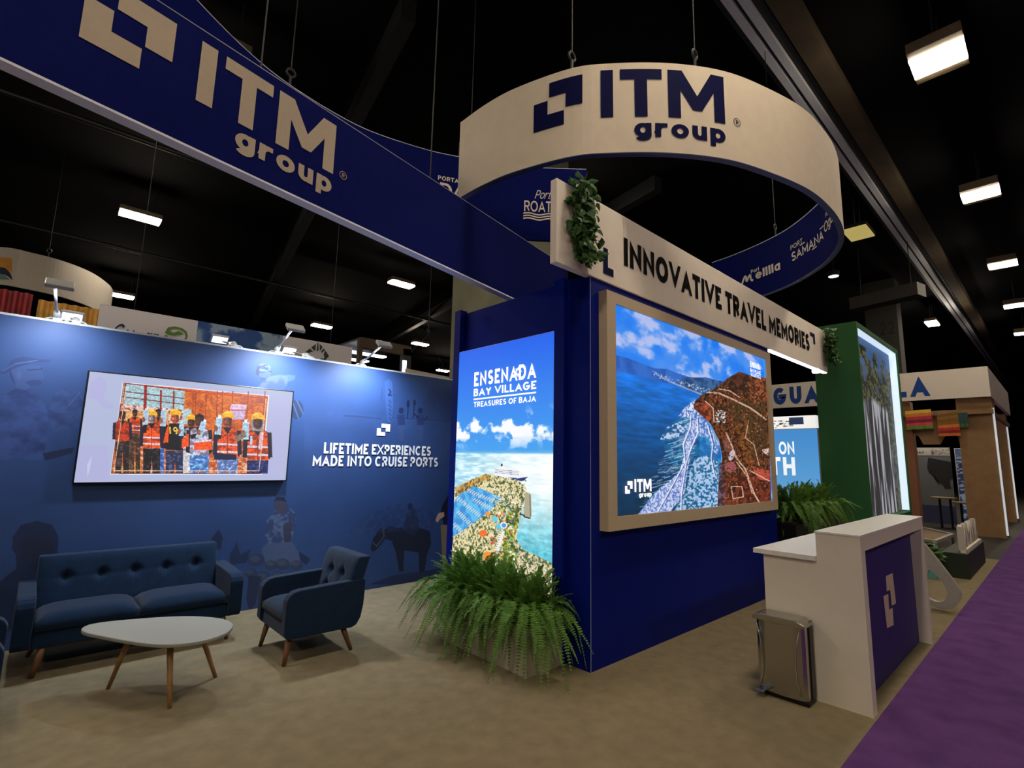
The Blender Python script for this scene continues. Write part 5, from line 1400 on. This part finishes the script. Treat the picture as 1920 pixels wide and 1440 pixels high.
for lab, pts, rows in (('bright striped cloth hanging from the stand beam, yellow on top', [(1697, 771), (1745, 767), (1750, 803), (1700, 806)], ['#d8b83a', '#d87840', '#b83a3c', '#7a2448', '#c84a4a', '#5a8a3a']),
                       ('brown and orange striped cloth with a red lower border', [(1757, 778), (1797, 772), (1801, 817), (1760, 818)], ['#7a5626', '#8a6428', '#7a5626', '#8a5a24', '#c87a34', '#b8382c', '#8a2424', '#c86a38']),
                       ('teal and green cloth beside the tan pillar', [(1796, 774), (1814, 773), (1816, 801), (1799, 802)], ['#2a4a50', '#2a4a50', '#2c4c48', '#4a6a3c'])):
    q = [A(*p) for p in pts]; t = thing('striped_cloth', lab, 'cloth', tuple((q[2] + q[3]) / 2))
    n = len(rows)
    for i, cc in enumerate(rows):
        m = MB(); vs = []
        for k in range(9):
            for f_ in (i / n, (i + 1) / n):
                u = k / 8; top = q[0] + (q[1] - q[0]) * u; bot = q[3] + (q[2] - q[3]) * u; p = top + (bot - top) * f_
                vs.append((p[0] + .02 * math.sin(u * 14) * f_, p[1], p[2]))
        m.add(vs, [(2 * k, 2 * k + 2, 2 * k + 3, 2 * k + 1) for k in range(8)])
        m.build('stripe', mat('cloth' + cc, cc, .9, var=.12, scale=20), t, fixn=False)

mp = thing('map_panel', 'grey panel with a black map and a white BAY header inside the stand', 'panel', (20, 2.75, 0))
MB().box(20, 20.06, 2.34, 3.2, .5, 1.98).build('board', mat('map_grey', '#5a5c60', .7, var=.03), mp)
MB().box(19.99, 20.06, 2.34, 3.2, 1.98, 2.22).build('header', mat('header_white', '#a8a49c', .7), mp)
MB().box(20.0, 20.06, 2.34, 3.2, -.02, .5).build('base', mat('base_blue', '#2a2f50', .7), mp)
A = lambda x, y: at(1680 + x / 4.8, 860 + y / 4.8, 'x', 19.985)
m = MB(); P = [(285, 20), (290, -10), (500, 30), (510, 170), (480, 190), (490, 250), (500, 270), (440, 270), (430, 240), (400, 215), (370, 205), (330, 150), (300, 125), (280, 80)]
m.add([A(*p) for p in P], [tuple(range(len(P)))]); P = [(330, 150), (342, 150), (392, 222), (380, 228)]; m.add([A(*p) for p in P], [(0, 1, 2, 3)])
m.build('map_print', mat('map_black', '#0c0c0e', .7), mp, fixn=False)
m = MB(); fx = plane_fn((19.985, 3.14, 2.04), (0, -1, 0), (0, 0, 1)); letters(m, 'BAY', fx, .20, .07, s=.2, gap=.2)
for i in range(40):
    u, v = rg.uniform(.36, .80), rg.uniform(-.04, .14); quads(m, [(u, u + .03, v, v + .012)], fx)
m.build('lettering', mat('map_black', '#0c0c0e'), mp, fixn=False)
wp = thing('wave_panel', 'blue and white panel of breaking waves behind the bar tables', 'panel', (20, 2.0, 0))
MB().box(20, 20.06, 1.78, 2.24, -.02, 2.2).build('board', mat('header_white', '#a8a49c'), wp)
cv = Canvas('x', 20, 2.22, 1.80, .1, 2.18, 60, 200, (60, 96, 150))
t = np.clip((vnoise(200, 60, (46, 5), 81, 3)[..., None] - .44) / .12, 0, 1); cv.c = np.array((34, 52, 110)) * (1 - t) + np.array((176, 186, 196)) * t
cv.c[:24] = np.array((96, 130, 176)) * .7 + cv.c[:24] * .3
cv.build('wave_print', picmat('wave_print', .25), wp, -.012)
for i, (x0, x1, y, lab) in enumerate(((1745, 1795, 931, 'left bar table with a rough tan top inside the tan stand'), (1784, 1838, 940, 'right bar table with a pale top inside the tan stand'))):
    xx = 18.6 - .5 * i; a, b = at(x0, y, 'x', xx), at(x1, y, 'x', xx); z = a[2]
    t = thing('bar_table', lab, 'table', (xx, (a[1] + b[1]) / 2, -.02)); w = (a[1] - b[1]) / 2
    MB().lathe([(w * .98, z - .035), (w, z - .02), (w, z - .005), (w * .98, z)], (xx, (a[1] + b[1]) / 2, 0), 24).build('table_top', mat('rough_tan', '#8a7a58', .8, var=.25, scale=12), t)
    for s in (-.45, .35): MB().tube([(xx, (a[1] + b[1]) / 2 + s * w, z - .03), (xx, (a[1] + b[1]) / 2 + s * w, -.02)], .028, 8).build('leg', M_BLKPL, t)

# green planter block with white standing letters
gb = thing('green_block', 'dark green display block at the corner of the beige carpet', 'block', (11.28, 1.27, 0))
MB().box(10.23, 12.33, 1.115, 1.42, 0, .36).build('block', mat('dark_green_block', '#1f2a1c', .6, var=.15), gb, bevel=.01)
MB().box(10.3, 12.3, 1.14, 1.2, .36, .40).build('letter_rail', M_WHITE, gb)
sl = thing('standing_letters', 'white carved letters standing on the dark green block', 'letters', (11.2, 1.17, .40))
m = MB(); letters(m, 'SAMANA', plane_fn((10.35, 1.17, .40), (1, 0, 0), (0, 0, 1)), 1.85, .36, s=.2, gap=.12, d=0)
m.build('letter_face', mat('letter_white', '#c9c2b4', .6), sl, fixn=False).modifiers.new('thickness', 'SOLIDIFY').thickness = .05
MB().box(10.30, 10.33, 1.14, 1.22, .40, .74).build('side_board', mat('letter_white', '#c9c2b4'), sl)

tb = thing('turquoise_box', 'turquoise box planter against the dark green block', 'box', (10.02, 1.56, 0))
MB().box(9.85, 10.2, 1.44, 1.72, 0, .27).build('box', mat('turquoise', '#5fa8a0', .6, var=.1), tb, bevel=.008)
tp = thing('potted_plant', 'small dark leafy plant growing in the turquoise box', 'plant', (10.02, 1.58, .27))
L = MB(); rg = random.Random(12)
for i in range(150):
    a = rg.uniform(0, 2 * PI); r = rg.uniform(.02, .24); z = .27 + rg.uniform(.0, .26) * (1 - r / .35)
    leaf_fan(L, (10.02 + r * math.cos(a), 1.58 + r * math.sin(a), z), (math.cos(a), math.sin(a), rg.uniform(-.3, .8)), (rg.uniform(-.3, .3), -.2, 1), .10, .07)
L.build('leaves', M_IVY, tp, fixn=False)
S = MB()
for k in range(5): S.tube([(10.02, 1.58, .25), (10.02 + .1 * math.cos(k), 1.58 + .1 * math.sin(k), .42)], .005, 5)
S.build('stems', M_VINE, tp)

# pale rounded stand beyond the counter
xs = 7.72
def gp(x, y): p = at(x, y, 'x', xs); return (p[1], max(.002, p[2]))
to = smooth_closed([gp(*p) for p in ((1728, 1015), (1742, 1030), (1772, 1068), (1799, 1104), (1803, 1118), (1797, 1132), (1786, 1143), (1766, 1143), (1738, 1132), (1725, 1126))], 1)
ti = smooth_closed([gp(*p) for p in ((1738, 1066), (1752, 1074), (1770, 1096), (1777, 1112), (1773, 1125), (1760, 1130), (1744, 1124), (1738, 1118))], 1)
def ring_prism(mb, o, i, fn, d0, d1, n=48):
    def res(P):
        P = P + [P[0]]; L_ = [0]
        for a, b in zip(P[:-1], P[1:]): L_.append(L_[-1] + math.hypot(b[0] - a[0], b[1] - a[1]))
        return [(np.interp(L_[-1] * k / n, L_, [p[0] for p in P]), np.interp(L_[-1] * k / n, L_, [p[1] for p in P])) for k in range(n)]
    a, b = res(o), res(i)
    vs = [fn(*p, d) for d in (d0, d1) for q in (a, b) for p in q]; fs = []
    for k in range(n):
        j = (k + 1) % n
        fs += [(k, j, n + j, n + k), (2 * n + k, 3 * n + k, 3 * n + j, 2 * n + j), (k, 2 * n + k, 2 * n + j, j), (n + k, n + j, 3 * n + j, 3 * n + k)]
    return mb.add(vs, fs)
st = thing('loop_stand', 'pale grey rounded loop stand on the carpet beyond the counter', 'stand', (xs, 1.2, 0))
ring_prism(MB(), to, ti, lambda u, v, d: (xs + d, u, v), 0, .07).build('loop', mat('pale_grey_plastic', '#a09c94', .5), st)
bt = thing('display_tray', 'low pale framed display tray beyond the counter top', 'tray', (12.6, 1.75, 0))
q = [at(x, y, 'z', .42) for x, y in ((1727, 990), (1786, 1003), (1752, 1016), (1727, 1011))]
MB().prism([(p[0], p[1]) for p in q], lambda u, v, d: (u, v, d), .38, .42).build('tray', mat('tray_tan', '#7a6248', .8, var=.3, scale=6), bt)
fr_ = MB()
for a, b in zip(q, q[1:] + q[:1]): fr_.bar((a[0], a[1], .42), (b[0], b[1], .42), .06, .05)
fr_.build('frame', mat('pale_grey_plastic', '#a09c94'), bt)
L = MB()
for p in q: L.tube([(p[0] * .97 + q[0][0] * .03, p[1], .39), (p[0] * .97 + q[0][0] * .03, p[1], .002 if p[0] < 12.8 else -.018)], .025, 8)
L.build('legs', mat('pale_grey_plastic', '#a09c94'), bt)

# ------------------------------------------------------------------ small things on the ceiling right of the drum sign
pn = thing('ceiling_light', 'dim yellow ceiling panel just right of the drum sign edge', 'light', (16.1, 3.35, 8.0))
MB().box(15.6, 16.6, 3.05, 3.65, 8.03, 8.12).build('housing', M_STEELDK, pn)
MB().box(15.62, 16.58, 3.07, 3.63, 8.0, 8.03).build('diffuser', mat('dim_yellow', '#c8b46a', .5, var=0, emit=.7), pn)
for x in (15.8, 16.4): MB().tube([(x, 3.35, 8.12), (x, 3.35, 8.99)], .01, 6).build('hanger', M_CABLE, pn)
dlt = thing('downlight', 'small round white downlight seen through the drum sign opening', 'light', (19.3, 4.82, 8.0))
MB().lathe([(.16, 0), (.18, .03), (.18, .16)], (19.3, 4.82, 8.0), 20).build('housing', M_STEELDK, dlt)
MB().lathe([(.01, -.012), (.15, -.01), (.155, 0)], (19.3, 4.82, 8.0), 20).build('diffuser', mat('soft_white_lamp', '#ffffff', .5, var=0, emit=2.0), dlt)
MB().tube([(19.3, 4.82, 8.16), (19.3, 4.82, 8.99)], .012, 6).build('hanger', M_CABLE, dlt)
hd = thing('hanging_duct', 'long grey boxed duct hanging above the green tower', 'duct', (19.7, 3.5, 7.0))
MB().bar((19.95, 4.45, 7.05), (19.5, 2.55, 7.05), .55, .4).build('box', mat('duct_grey', '#2c2822', .7, var=.1), hd)
for a in ((19.9, 4.2), (19.57, 2.8)): MB().tube([(a[0], a[1], 7.25), (a[0], a[1], 8.99)], .012, 6).build('hanger', M_CABLE, hd)
